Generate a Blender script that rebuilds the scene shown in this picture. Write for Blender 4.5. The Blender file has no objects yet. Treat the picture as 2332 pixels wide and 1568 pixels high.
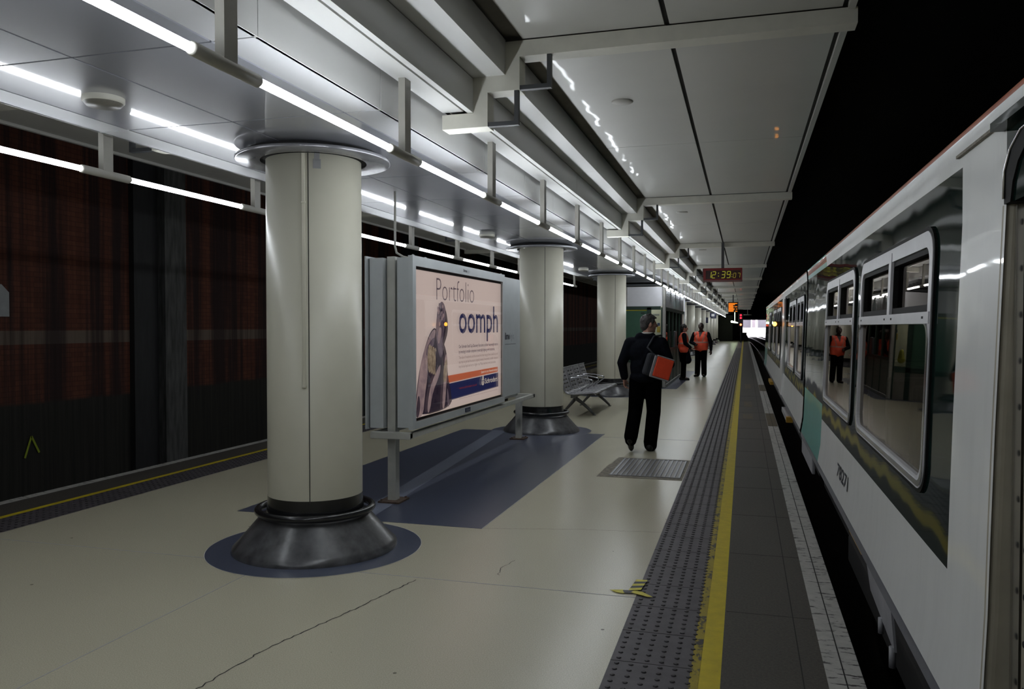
import bpy, bmesh, math, random
from mathutils import Vector, Matrix, Euler
random.seed(4)
PI = math.pi
C = bpy.context.scene.collection
sc = bpy.context.scene

# ------------------------------------------------------------------ camera, world, exposure
F_PX, YAW, PITCH = 1841.0, 0.280, -0.0222
cam_d = bpy.data.cameras.new('camera')
cam_d.sensor_width = 36.0
cam_d.lens = F_PX / 2332 * 36.0
cam_d.clip_start = 0.05
cam_d.clip_end = 1000
cam = bpy.data.objects.new('camera', cam_d)
C.objects.link(cam)
cam.location = (0, 0, 1.6)
cam.rotation_euler = (PI / 2 + PITCH, 0, YAW)
sc.camera = cam
sc.view_settings.view_transform = 'Standard'
sc.view_settings.look = 'None'
sc.view_settings.gamma = 1
sc.view_settings.exposure = 0.0
sc.view_settings.use_curve_mapping = False

sc.cycles.max_bounces = 8
world = bpy.data.worlds.new('sky')
sc.world = world
world.use_nodes = True
wn = world.node_tree.nodes
bg = wn.get('Background') or wn.new('ShaderNodeBackground')
bg.inputs[0].default_value = (0.95, 0.93, 1.0, 1)
bg.inputs[1].default_value = 4.0
TUBE_RIGHT = 34.0
TUBE_LEFT = 23.0
POSTER_GLOW = 0.62

# ------------------------------------------------------------------ materials
def nd(nt, t, **kw):
    n = nt.nodes.new(t)
    for k, v in kw.items():
        setattr(n, k, v)
    return n

def mathn(nt, op, a, b=None, c=None):
    n = nd(nt, 'ShaderNodeMath', operation=op)
    for i, v in enumerate((a, b, c)):
        if v is None:
            continue
        if isinstance(v, (int, float)):
            n.inputs[i].default_value = v
        else:
            nt.links.new(v, n.inputs[i])
    return n.outputs[0]

def mixc(nt, fac, a, b):
    n = nd(nt, 'ShaderNodeMix', data_type='RGBA')
    for s, v in ((n.inputs[0], fac), (n.inputs[6], a), (n.inputs[7], b)):
        if isinstance(v, (int, float)):
            s.default_value = v
        elif isinstance(v, tuple):
            s.default_value = (*v[:3], 1)
        else:
            nt.links.new(v, s)
    return n.outputs[2]

def base(name):
    m = bpy.data.materials.new(name)
    m.use_nodes = True
    nt = m.node_tree
    b = nt.nodes['Principled BSDF']
    return m, nt, b

def coords(nt, scale=(1, 1, 1), kind='Object'):
    tc = nd(nt, 'ShaderNodeTexCoord')
    mp = nd(nt, 'ShaderNodeMapping')
    mp.inputs['Scale'].default_value = scale
    nt.links.new(tc.outputs[kind], mp.inputs[0])
    return mp.outputs[0]

def noise(nt, vec, scale, detail=3, rough=0.6):
    n = nd(nt, 'ShaderNodeTexNoise')
    n.inputs['Scale'].default_value = scale
    n.inputs['Detail'].default_value = detail
    n.inputs['Roughness'].default_value = rough
    nt.links.new(vec, n.inputs['Vector'])
    return n.outputs[0]

def ramp(nt, v, lo, hi):
    n = nd(nt, 'ShaderNodeMapRange')
    n.inputs[1].default_value = lo
    n.inputs[2].default_value = hi
    nt.links.new(v, n.inputs[0])
    return n.outputs[0]

def bump(nt, b, h, strength, dist=0.01):
    n = nd(nt, 'ShaderNodeBump')
    n.inputs['Strength'].default_value = strength
    n.inputs['Distance'].default_value = dist
    nt.links.new(h, n.inputs['Height'])
    nt.links.new(n.outputs[0], b.inputs['Normal'])

def pm(name, col, rough=0.5, metal=0.0, coat=0.0, var=0.12, scale=6.0, stretch=(1, 1, 1), bmp=0.0, bscale=60, coat_rough=0.05, spec=0.5):
    m, nt, b = base(name)
    v = coords(nt, stretch)
    n = noise(nt, v, scale)
    dark = tuple(c * (1 - var) for c in col)
    light = tuple(min(1, c * (1 + var)) for c in col)
    nt.links.new(mixc(nt, ramp(nt, n, 0.3, 0.7), dark, light), b.inputs['Base Color'])
    b.inputs['Roughness'].default_value = rough
    b.inputs['Metallic'].default_value = metal
    b.inputs['Coat Weight'].default_value = coat
    b.inputs['Coat Roughness'].default_value = coat_rough
    b.inputs['Specular IOR Level'].default_value = spec
    if bmp:
        bump(nt, b, noise(nt, coords(nt), bscale, 2), bmp)
    return m

def emit(name, col, strength, basec=(0.02, 0.02, 0.02)):
    m, nt, b = base(name)
    b.inputs['Base Color'].default_value = (*basec, 1)
    b.inputs['Emission Color'].default_value = (*col, 1)
    b.inputs['Emission Strength'].default_value = strength
    b.inputs['Roughness'].default_value = 0.3
    return m

M = {}
# terrazzo: cream with fine chips and a few dark specks
m, nt, b = base('cream_terrazzo')
v = coords(nt)
chips = ramp(nt, noise(nt, v, 170, 2, 0.8), 0.35, 0.7)
blot = ramp(nt, noise(nt, v, 0.7, 5, 0.6), 0.3, 0.75)
c1 = mixc(nt, chips, (0.45, 0.42, 0.315), (0.64, 0.605, 0.465))
c2 = mixc(nt, mathn(nt, 'MULTIPLY', blot, 0.12), c1, (0.36, 0.33, 0.26))
vor = nd(nt, 'ShaderNodeTexVoronoi')
vor.inputs['Scale'].default_value = 2.2
nt.links.new(v, vor.inputs['Vector'])
speck = mathn(nt, 'LESS_THAN', vor.outputs['Distance'], 0.022)
nt.links.new(mixc(nt, mathn(nt, 'MULTIPLY', speck, 0.7), c2, (0.06, 0.055, 0.05)), b.inputs['Base Color'])
b.inputs['Roughness'].default_value = 0.27
M['terrazzo'] = m
M['blue_terrazzo'] = pm('blue_grey_terrazzo', (0.075, 0.085, 0.125), 0.28, var=0.25, scale=150)
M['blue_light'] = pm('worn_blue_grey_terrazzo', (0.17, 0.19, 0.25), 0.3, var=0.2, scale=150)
M['brass'] = pm('pale_edging_strip', (0.5, 0.5, 0.47), 0.4)
M['asphalt'] = pm('dark_brown_asphalt', (0.062, 0.055, 0.045), 0.62, var=0.35, scale=70, bmp=0.25, bscale=180)
M['tactile'] = pm('purple_grey_tactile_tile', (0.078, 0.07, 0.078), 0.5, var=0.22, scale=9, bmp=0.1, bscale=200)
M['dot'] = pm('worn_dark_stud', (0.03, 0.027, 0.03), 0.45)
M['joint'] = pm('dark_joint', (0.02, 0.019, 0.018), 0.8)
M['joint_light'] = pm('grey_joint_filler', (0.36, 0.36, 0.37), 0.6)

def worn(name, col, under, rough, scale, thr, st=(1, 1, 1)):
    m, nt, b = base(name)
    v = coords(nt, st)
    n = noise(nt, v, scale, 6, 0.7)
    k = ramp(nt, n, thr, thr + 0.06)
    n2 = ramp(nt, noise(nt, coords(nt), 14, 4), 0.3, 0.7)
    cc = mixc(nt, n2, tuple(c * 0.8 for c in col), col)
    nt.links.new(mixc(nt, k, cc, under), b.inputs['Base Color'])
    b.inputs['Roughness'].default_value = rough
    return m
M['yellow'] = worn('worn_yellow_line_paint', (0.6, 0.47, 0.012), (0.05, 0.045, 0.03), 0.5, 16, 0.66)
M['yellow_worn'] = worn('half_gone_yellow_paint', (0.36, 0.28, 0.012), (0.035, 0.032, 0.03), 0.5, 9, 0.52, (1.5, 1, 1))
M['white_edge'] = worn('worn_white_edge_paint', (0.46, 0.45, 0.42), (0.04, 0.036, 0.036), 0.6, 7, 0.55, (1.0, 3.4, 1))
M['ochre_patch'] = worn('broken_ochre_patch', (0.1, 0.07, 0.022), (0.062, 0.055, 0.045), 0.6, 12, 0.5)  # ochre patches broken by noise into the asphalt colour

def panel_mat(name, col, rough, coat, wob):
    m, nt, b = base(name)
    v = coords(nt)
    n = ramp(nt, noise(nt, v, 1.1, 4), 0.25, 0.75)
    nt.links.new(mixc(nt, n, tuple(c * 0.92 for c in col), col), b.inputs['Base Color'])
    b.inputs['Roughness'].default_value = rough
    b.inputs['Coat Weight'].default_value = coat
    b.inputs['Coat Roughness'].default_value = 0.045
    b.inputs['Coat IOR'].default_value = 1.55
    if wob:
        bp = nd(nt, 'ShaderNodeBump')
        bp.inputs['Strength'].default_value = wob
        bp.inputs['Distance'].default_value = 0.02
        nt.links.new(noise(nt, v, 2.2, 1), bp.inputs['Height'])
        nt.links.new(bp.outputs[0], b.inputs['Coat Normal'])
    return m
M['soffit'] = panel_mat('satin_grey_soffit_panel', (0.36, 0.37, 0.41), 0.3, 0.8, 0.02)
M['canopy'] = panel_mat('cream_canopy_panel', (0.56, 0.555, 0.52), 0.4, 0.1, 0.2)
M['clad'] = panel_mat('off_white_cladding', (0.68, 0.68, 0.665), 0.38, 0.3, 0.0)
M['edge_lit'] = panel_mat('tube_lit_soffit_edge_strip', (0.52, 0.525, 0.54), 0.38, 0.3, 0.0)  # paler than the soffit panels: nearby tube light put into the colour
M['bracket'] = pm('cream_bracket_paint', (0.66, 0.645, 0.57), 0.5, var=0.06)
M['steel_dark'] = pm('dark_grey_steel_frame', (0.06, 0.063, 0.068), 0.45)
M['void'] = pm('soot_black_void', (0.012, 0.011, 0.011), 0.9)
M['recess'] = pm('brown_grey_recess', (0.2, 0.185, 0.155), 0.8)
M['fixture'] = pm('grey_beige_fixture_paint', (0.4, 0.39, 0.35), 0.42, var=0.06)
M['tube'] = emit('lit_fluorescent_tube', (0.9, 0.95, 1.0), TUBE_RIGHT, (0.8, 0.8, 0.8))
M['tube_dim'] = emit('dimmer_lit_fluorescent_tube', (0.9, 0.95, 1.0), TUBE_LEFT, (0.8, 0.8, 0.8))  # left row, lower emission strength than the right row
M['column'] = pm('cream_column_paint', (0.585, 0.565, 0.46), 0.42, var=0.05, scale=1.5, coat=0.15, coat_rough=0.3)
M['column_patch'] = pm('grey_scraped_patch', (0.22, 0.22, 0.225), 0.6)
M['collar'] = pm('polished_grey_collar', (0.3, 0.3, 0.32), 0.24, metal=0.45, var=0.1, scale=12)
M['black_gloss'] = pm('black_gloss_rubber', (0.012, 0.012, 0.013), 0.25, coat=0.3)
M['cone'] = pm('scuffed_charcoal_rubber', (0.085, 0.085, 0.09), 0.28, var=0.45, scale=9, coat=0.35, coat_rough=0.2)
M['board'] = pm('grey_white_sign_paint', (0.5, 0.53, 0.54), 0.35, var=0.04, coat=0.2)
M['post'] = pm('cream_grey_post_paint', (0.47, 0.47, 0.43), 0.45, var=0.1)
M['rust'] = pm('rusty_base_plate', (0.08, 0.05, 0.035), 0.8, var=0.4, scale=30)
M['black'] = pm('matt_black', (0.01, 0.01, 0.011), 0.5)
M['dark_text'] = pm('dark_lettering', (0.015, 0.018, 0.03), 0.5)
M['grey_text'] = pm('pale_grey_lettering', (0.3, 0.32, 0.35), 0.5)

def backlit(name, col, k=1.0, var=0.0, scale=3.0, col2=None):
    m, nt, b = base(name)
    b.inputs['Base Color'].default_value = (*[c * 0.25 for c in col], 1)
    if col2:
        n = ramp(nt, noise(nt, coords(nt), scale, 5), 0.35, 0.65)
        nt.links.new(mixc(nt, n, col, col2), b.inputs['Emission Color'])
    else:
        b.inputs['Emission Color'].default_value = (*col, 1)
    b.inputs['Emission Strength'].default_value = POSTER_GLOW * k
    b.inputs['Roughness'].default_value = 0.08
    return m
M['p_paper'] = backlit('backlit_pale_peach_poster', (0.74, 0.58, 0.53), 1.0, scale=0.8, col2=(0.68, 0.53, 0.49))
M['p_navy'] = backlit('backlit_navy_print', (0.022, 0.025, 0.09))
M['p_thin'] = backlit('backlit_grey_violet_print', (0.11, 0.075, 0.1))
M['p_grey'] = backlit('backlit_faint_grey_print', (0.33, 0.235, 0.215))
M['p_orange'] = backlit('backlit_orange_print', (0.55, 0.11, 0.035))
M['p_white'] = backlit('backlit_pale_print', (0.72, 0.6, 0.52))
M['p_red'] = backlit('backlit_red_print', (0.2, 0.03, 0.04))
M['p_stone'] = backlit('backlit_mauve_stone_print', (0.2, 0.145, 0.175), scale=14, col2=(0.09, 0.06, 0.085))
M['p_stone_lt'] = backlit('backlit_light_stone_print', (0.42, 0.29, 0.28), scale=12, col2=(0.24, 0.165, 0.185))
M['p_dark'] = backlit('backlit_shadow_print', (0.022, 0.016, 0.028), scale=10, col2=(0.045, 0.03, 0.045))
M['p_metal'] = backlit('backlit_warm_metal_print', (0.45, 0.34, 0.24), scale=18, col2=(0.16, 0.11, 0.08))

m, nt, b = base('clear_glass')
tr = nd(nt, 'ShaderNodeBsdfTransparent')
tr.inputs[0].default_value = (0.9, 0.92, 0.91, 1)
gl = nd(nt, 'ShaderNodeBsdfGlossy')
gl.inputs['Roughness'].default_value = 0.01
fr = nd(nt, 'ShaderNodeFresnel')
fr.inputs[0].default_value = 1.5
mx = nd(nt, 'ShaderNodeMixShader')
nt.links.new(fr.outputs[0], mx.inputs[0])
nt.links.new(tr.outputs[0], mx.inputs[1])
nt.links.new(gl.outputs[0], mx.inputs[2])
nt.links.new(mx.outputs[0], nt.nodes['Material Output'].inputs[0])
M['glass'] = m
m2 = m.copy()
m2.name = 'tinted_train_glass'
for n in m2.node_tree.nodes:
    if n.type == 'BSDF_TRANSPARENT':
        n.inputs[0].default_value = (0.5, 0.43, 0.36, 1)
    if n.type == 'FRESNEL':
        n.inputs[0].default_value = 1.42
    if n.type == 'BSDF_GLOSSY':
        n.inputs[0].default_value = (0.8, 0.73, 0.66, 1)
M['train_glass'] = m2

def train_paint(name, col, rough, dirt, coat=0.5):
    m, nt, b = base(name)
    v = coords(nt, (1, 1.6, 0.25))
    n = ramp(nt, noise(nt, v, 5, 5, 0.65), 0.45, 0.8)
    nt.links.new(mixc(nt, mathn(nt, 'MULTIPLY', n, dirt), col, tuple(c * 0.55 + 0.008 for c in col)), b.inputs['Base Color'])
    b.inputs['Roughness'].default_value = rough
    b.inputs['Coat Weight'].default_value = coat
    b.inputs['Specular IOR Level'].default_value = 0.3
    b.inputs['Coat Roughness'].default_value = 0.04
    bp = nd(nt, 'ShaderNodeBump')
    bp.inputs['Strength'].default_value = 0.32
    bp.inputs['Distance'].default_value = 0.012
    nt.links.new(noise(nt, coords(nt, (1, 0.5, 0.6)), 3.0, 1), bp.inputs['Height'])
    nt.links.new(bp.outputs[0], b.inputs['Coat Normal'])
    return m
M['t_white'] = train_paint('train_white_paint', (0.78, 0.79, 0.785), 0.35, 0.2)
M['t_green'] = train_paint('train_dark_green_paint', (0.004, 0.012, 0.010), 0.6, 0.2, 0.75)
M['t_green'].node_tree.nodes['Principled BSDF'].inputs['Specular IOR Level'].default_value = 0.0
M['t_green'].node_tree.nodes['Principled BSDF'].inputs['Coat IOR'].default_value = 1.29
M['t_teal'] = train_paint('train_teal_paint', (0.07, 0.4, 0.35), 0.3, 0.25)
M['t_grey'] = train_paint('train_blue_grey_skirt', (0.1, 0.105, 0.13), 0.5, 0.5)
M['t_orange'] = train_paint('train_orange_cantrail', (0.36, 0.065, 0.012), 0.5, 0.4)
M['t_roof'] = pm('train_dark_roof', (0.03, 0.03, 0.03), 0.8)
M['t_int'] = pm('train_dark_interior', (0.06, 0.05, 0.045), 0.8)
M['t_seat'] = pm('train_seat_moquette', (0.03, 0.05, 0.06), 0.9)
M['t_beige'] = pm('train_beige_door_pocket', (0.36, 0.33, 0.26), 0.5, var=0.1)
M['frame_white'] = pm('train_window_white_frame', (0.6, 0.6, 0.63), 0.35, var=0.05)
M['chrome'] = pm('bright_chrome', (0.62, 0.62, 0.64), 0.18, metal=1.0, var=0.05)
M['rubber'] = pm('black_rubber_seal', (0.010, 0.010, 0.010), 0.6, spec=0.12)
M['gutter'] = pm('dirty_rain_strip', (0.2, 0.18, 0.15), 0.7, var=0.4, scale=40)
M['underframe'] = pm('sooty_underframe', (0.018, 0.016, 0.015), 0.85)
M['plate'] = pm('pale_grey_hanging_plate', (0.3, 0.3, 0.32), 0.5)
M['step_yellow'] = pm('yellow_step_edge', (0.42, 0.24, 0.02), 0.6)
M['ballast'] = pm('sooty_ballast', (0.016, 0.014, 0.013), 0.95, bmp=0.6, bscale=30)
M['rail'] = pm('polished_rail', (0.5, 0.48, 0.47), 0.25, metal=1.0)
M['amber'] = emit('amber_door_lamp', (1.0, 0.36, 0.03), 14)
M['red_lamp'] = emit('red_signal_lens', (1.0, 0.02, 0.05), 2.2)
M['red_lamp_hot'] = emit('bright_red_signal_lens', (1.0, 0.12, 0.05), 8)
M['lamp_pale'] = emit('pale_green_lamp', (0.8, 1.0, 0.65), 9)
M['led'] = emit('orange_led_text', (1.0, 0.24, 0.01), 0.95)
M['digit'] = emit('yellow_green_led_digit', (0.5, 0.48, 0.03), 0.5)
M['digit_dim'] = emit('dim_yellow_led_digit', (0.36, 0.27, 0.03), 0.4)
M['clock_face'] = pm('clock_dark_face', (0.045, 0.014, 0.012), 0.3)
M['clock_red'] = pm('clock_red_case', (0.2, 0.012, 0.012), 0.4)
M['clock_pink'] = pm('clock_pale_strip', (0.2, 0.12, 0.12), 0.5)
M['bench'] = pm('silver_grey_bench_metal', (0.27, 0.27, 0.285), 0.36, metal=0.55, var=0.08)
M['bench_leg'] = pm('grey_bench_leg', (0.13, 0.13, 0.13), 0.45, metal=0.3)
M['grate'] = pm('galvanised_grate', (0.33, 0.34, 0.37), 0.42, metal=0.4, var=0.15, scale=20)
M['mortar'] = pm('rough_grey_mortar', (0.22, 0.2, 0.16), 0.85, var=0.35, scale=25)
M['tape_y'] = pm('yellow_tape', (0.62, 0.55, 0.03), 0.45)
M['tape_k'] = pm('black_tape', (0.03, 0.03, 0.033), 0.45)
M['k_panel'] = pm('white_kiosk_fascia', (0.82, 0.82, 0.86), 0.45, var=0.03)
M['k_metal'] = pm('ribbed_polished_aluminium', (0.7, 0.71, 0.72), 0.22, metal=0.8)
M['k_green'] = pm('dark_green_frame', (0.014, 0.04, 0.028), 0.4)
M['k_blind'] = pm('green_blind', (0.05, 0.13, 0.085), 0.7, var=0.06)
M['k_grey'] = pm('grey_beige_kiosk_panel', (0.2, 0.19, 0.165), 0.4, var=0.12, stretch=(1, 4, 0.3))
M['k_alu'] = pm('silver_corner_post', (0.36, 0.355, 0.33), 0.4, metal=0.3)
M['k_inside'] = pm('pale_interior_wall', (0.7, 0.7, 0.62), 0.7, var=0.04)
M['k_lamp'] = emit('kiosk_ceiling_light', (1.0, 1.0, 0.85), 7.0)
M['paper'] = pm('white_paper', (0.7, 0.7, 0.68), 0.7)
M['blue'] = pm('blue_print', (0.03, 0.06, 0.2), 0.5)
M['yellow_paper'] = pm('yellow_paper', (0.6, 0.42, 0.04), 0.6)
M['sign_blue'] = pm('dark_blue_sign', (0.02, 0.025, 0.07), 0.4)
M['skin'] = pm('skin', (0.42, 0.22, 0.16), 0.5, var=0.08, scale=20)
M['skin_dark'] = pm('dark_skin', (0.055, 0.03, 0.022), 0.45, var=0.1, scale=20)
M['hair_grey'] = pm('dark_grey_hair', (0.05, 0.045, 0.043), 0.6, var=0.5, scale=60, bmp=0.5, bscale=90)
M['hair_dark'] = pm('black_hair', (0.012, 0.01, 0.009), 0.5, bmp=0.4, bscale=90)
M['jacket'] = pm('navy_black_jacket_cloth', (0.006, 0.007, 0.0105), 0.85, var=0.3, scale=18, bmp=0.25, bscale=14, spec=0.06)
M['trouser'] = pm('black_trouser_cloth', (0.0025, 0.0025, 0.003), 0.9, bmp=0.2, bscale=14, spec=0.0)
M['shoe'] = pm('black_leather', (0.006, 0.006, 0.006), 0.5, spec=0.25)
M['collar_white'] = pm('white_shirt_collar', (0.5, 0.48, 0.46), 0.7)
M['bag_dark'] = pm('dark_slate_bag_cloth', (0.018, 0.021, 0.028), 0.7)
M['bag_orange'] = pm('bright_orange_red_flap', (0.95, 0.085, 0.03), 0.55, var=0.08, scale=8, bmp=0.3, bscale=9)
M['bag_edge'] = pm('pale_grey_edging', (0.36, 0.34, 0.35), 0.6)
M['mauve_wall'] = pm('mauve_grey_far_wall', (0.09, 0.075, 0.085), 0.8)
M['pale_stone'] = pm('pale_far_building', (0.45, 0.4, 0.43), 0.9)
M['grey_stone'] = pm('grey_far_building', (0.2, 0.19, 0.22), 0.9)
M['ext_ground'] = pm('pale_outside_ground', (0.4, 0.39, 0.39), 0.9)

def vest_mat(name, v_front):
    m, nt, b = base(name)
    tc = nd(nt, 'ShaderNodeTexCoord')
    sep = nd(nt, 'ShaderNodeSeparateXYZ')
    nt.links.new(tc.outputs['Object'], sep.inputs[0])
    x, y, z = sep.outputs
    ax = mathn(nt, 'ABSOLUTE', x)
    band = mathn(nt, 'LESS_THAN', mathn(nt, 'ABSOLUTE', mathn(nt, 'SUBTRACT', z, 1.1)), 0.022)
    sl = mathn(nt, 'ADD', 0.085, mathn(nt, 'MULTIPLY', mathn(nt, 'SUBTRACT', z, 1.13), 0.28))
    vert = mathn(nt, 'LESS_THAN', mathn(nt, 'ABSOLUTE', mathn(nt, 'SUBTRACT', ax, sl)), 0.017)
    vert = mathn(nt, 'MULTIPLY', vert, mathn(nt, 'GREATER_THAN', z, 1.1))
    s = mathn(nt, 'MAXIMUM', band, vert)
    n = ramp(nt, noise(nt, coords(nt), 12, 3), 0.3, 0.7)
    oc = mixc(nt, n, (0.9, 0.085, 0.035), (1.0, 0.13, 0.06))
    c = mixc(nt, s, oc, (0.5, 0.25, 0.2))
    if v_front:
        neck = mathn(nt, 'LESS_THAN', ax, mathn(nt, 'MULTIPLY', mathn(nt, 'SUBTRACT', z, 1.24), 0.33))
        neck = mathn(nt, 'MULTIPLY', neck, mathn(nt, 'GREATER_THAN', y, 0.0))
        c = mixc(nt, neck, c, (0.012, 0.012, 0.013))
    nt.links.new(c, b.inputs['Base Color'])
    b.inputs['Roughness'].default_value = 0.6
    return m
M['vest_m'] = vest_mat('orange_hi_vis_vest_with_open_neck', True)
M['vest_f'] = vest_mat('orange_hi_vis_vest', False)

# brick wall of the far track: sooted red brick in vertical streaks, pale course, black base
m, nt, b = base('sooty_red_brick')
tc = nd(nt, 'ShaderNodeTexCoord')
sep = nd(nt, 'ShaderNodeSeparateXYZ')
nt.links.new(tc.outputs['Object'], sep.inputs[0])
cmb = nd(nt, 'ShaderNodeCombineXYZ')
nt.links.new(sep.outputs[1], cmb.inputs[0])
nt.links.new(sep.outputs[2], cmb.inputs[1])
br = nd(nt, 'ShaderNodeTexBrick')
nt.links.new(cmb.outputs[0], br.inputs['Vector'])
br.inputs['Scale'].default_value = 1.0
br.inputs['Brick Width'].default_value = 0.225
br.inputs['Row Height'].default_value = 0.075
br.inputs['Mortar Size'].default_value = 0.006
br.inputs['Color1'].default_value = (0.165, 0.06, 0.036, 1)
br.inputs['Color2'].default_value = (0.125, 0.045, 0.028, 1)
br.inputs['Mortar'].default_value = (0.095, 0.037, 0.025, 1)
yv = coords(nt, (1, 1, 0.03))
streak = ramp(nt, noise(nt, yv, 2.2, 5, 0.7), 0.43, 0.55)
fine = ramp(nt, noise(nt, coords(nt, (1, 6, 0.15)), 2.0, 4, 0.7), 0.3, 0.75)
c1 = mixc(nt, mathn(nt, 'MULTIPLY', streak, 0.92), br.outputs[0], (0.03, 0.02, 0.02))
c1 = mixc(nt, mathn(nt, 'MULTIPLY', fine, 0.5), c1, (0.01, 0.008, 0.008))
zw = mathn(nt, 'ADD', sep.outputs[2], mathn(nt, 'MULTIPLY', noise(nt, coords(nt, (1, 1, 1)), 1.2, 2), 0.1))
low = ramp(nt, zw, 0.56, 0.50)
c2 = mixc(nt, low, c1, mixc(nt, mathn(nt, 'MULTIPLY', fine, 0.7), (0.04, 0.038, 0.032), (0.008, 0.008, 0.008)))
inb = mathn(nt, 'MULTIPLY', mathn(nt, 'GREATER_THAN', sep.outputs[2], 1.34), mathn(nt, 'LESS_THAN', sep.outputs[2], 1.54))
palec = mixc(nt, streak, (0.17, 0.14, 0.11), (0.06, 0.045, 0.04))
c3 = mixc(nt, mathn(nt, 'MULTIPLY', inb, 0.8), c2, palec)
nt.links.new(c3, b.inputs['Base Color'])
b.inputs['Roughness'].default_value = 0.85
b.inputs['Specular IOR Level'].default_value = 0.2
M['brick'] = m
M['pier'] = pm('grey_sooted_concrete_pier', (0.075, 0.075, 0.072), 0.85, var=0.45, scale=5, stretch=(3, 3, 0.4))
M['pier_dark'] = pm('black_steel_stanchion', (0.018, 0.018, 0.019), 0.7, var=0.3, scale=5, stretch=(2, 2, 0.3))
M['chalk_green'] = pm('yellow_green_paint_mark', (0.3, 0.36, 0.02), 0.7)
M['white_sign'] = pm('pale_grey_wall_plate', (0.3, 0.31, 0.31), 0.6)

# ------------------------------------------------------------------ mesh helpers
class MB:
    def __init__(s):
        s.bm = bmesh.new()
        s.mi = 0

    def _tag(s, faces, smooth=False):
        for f in faces:
            f.material_index = s.mi
            f.smooth = smooth

    def mat(s, i):
        s.mi = i
        return s

    def box(s, x0, x1, y0, y1, z0, z1, bev=0.0, T=None):
        r = bmesh.ops.create_cube(s.bm, size=1)
        vs = r['verts']
        for v in vs:
            v.co = Vector(((x0 + x1) / 2 + v.co.x * (x1 - x0), (y0 + y1) / 2 + v.co.y * (y1 - y0), (z0 + z1) / 2 + v.co.z * (z1 - z0)))
        fs = list({f for v in vs for f in v.link_faces})
        s._tag(fs)
        if bev:
            es = list({e for v in vs for e in v.link_edges})
            rb = bmesh.ops.bevel(s.bm, geom=es, offset=bev, segments=2, affect='EDGES', profile=0.5)
            s._tag(rb['faces'])
            vs = list({v for f in rb['faces'] for v in f.verts} | {v for v in vs if v.is_valid})
        if T:
            for v in vs:
                v.co = T @ v.co
        return s

    def tube(s, pts, r, n=12, closed=False, cap=True, smooth=True):
        pts = [Vector(p) for p in pts]
        rr = r if isinstance(r, (list, tuple)) else [r] * len(pts)
        rings = []
        N = len(pts)
        up = None
        for i, p in enumerate(pts):
            if closed:
                d = (pts[(i + 1) % N] - pts[i - 1]).normalized()
            else:
                d = (pts[min(i + 1, N - 1)] - pts[max(i - 1, 0)]).normalized()
            if up is None:
                up = Vector((0, 0, 1)) if abs(d.z) < 0.9 else Vector((0, 1, 0))
            a = d.cross(up).normalized()
            bb = a.cross(d).normalized()
            up = bb
            rings.append([s.bm.verts.new(p + a * math.cos(2 * PI * k / n) * rr[i] + bb * math.sin(2 * PI * k / n) * rr[i]) for k in range(n)])
        fs = []
        for i in range(N if closed else N - 1):
            A, B = rings[i], rings[(i + 1) % N]
            for k in range(n):
                fs.append(s.bm.faces.new((A[k], A[(k + 1) % n], B[(k + 1) % n], B[k])))
        s._tag(fs, smooth)
        if cap and not closed:
            s._tag([s.bm.faces.new(rings[0][::-1]), s.bm.faces.new(rings[-1])])
        return s

    def lathe(s, prof, n=48, c=(0, 0), cap=False, smooth=True):
        rings = [[s.bm.verts.new((c[0] + r * math.cos(2 * PI * k / n), c[1] + r * math.sin(2 * PI * k / n), z)) for k in range(n)] for r, z in prof]
        fs = []
        for A, B in zip(rings, rings[1:]):
            for k in range(n):
                fs.append(s.bm.faces.new((A[k], A[(k + 1) % n], B[(k + 1) % n], B[k])))
        s._tag(fs, smooth)
        if cap:
            s._tag([s.bm.faces.new(rings[0][::-1]), s.bm.faces.new(rings[-1])])
        return s

    def poly(s, pts):
        f = s.bm.faces.new([s.bm.verts.new(p) for p in pts])
        s._tag([f])
        return s

    def prism(s, pts, vec):
        a = [s.bm.verts.new(p) for p in pts]
        b = [s.bm.verts.new(Vector(p) + Vector(vec)) for p in pts]
        fs = [s.bm.faces.new(a[::-1]), s.bm.faces.new(b)]
        n = len(a)
        for i in range(n):
            fs.append(s.bm.faces.new((a[i], a[(i + 1) % n], b[(i + 1) % n], b[i])))
        s._tag(fs)
        return s

    def ring(s, outer, inner, vec):
        """flat ring between two loops of equal count, given thickness along vec"""
        vec = Vector(vec)
        o0 = [s.bm.verts.new(p) for p in outer]
        i0 = [s.bm.verts.new(p) for p in inner]
        o1 = [s.bm.verts.new(Vector(p) + vec) for p in outer]
        i1 = [s.bm.verts.new(Vector(p) + vec) for p in inner]
        n = len(o0)
        fs = []
        for k in range(n):
            j = (k + 1) % n
            fs += [s.bm.faces.new((o0[k], i0[k], i0[j], o0[j])), s.bm.faces.new((o1[k], o1[j], i1[j], i1[k])),
                   s.bm.faces.new((o0[k], o0[j], o1[j], o1[k])), s.bm.faces.new((i0[k], i1[k], i1[j], i0[j]))]
        s._tag(fs)
        return s

    def capsule(s, p0, p1, r0, r1=None, n=14, sx=1.0):
        r1 = r0 if r1 is None else r1
        p0, p1 = Vector(p0), Vector(p1)
        d = p1 - p0
        L = d.length
        d = d.normalized() if L > 1e-6 else Vector((0, 0, 1))
        pts, rr = [], []
        for k in range(5):
            a = PI / 2 * (1 - k / 4)
            pts.append(p0 - d * r0 * math.sin(a))
            rr.append(max(1e-3 * 0.5, r0 * math.cos(a)))
        for k in range(5):
            a = PI / 2 * (k / 4)
            pts.append(p1 + d * r1 * math.sin(a))
            rr.append(max(1e-3 * 0.5, r1 * math.cos(a)))
        return s.tube(pts, rr, n)

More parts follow.
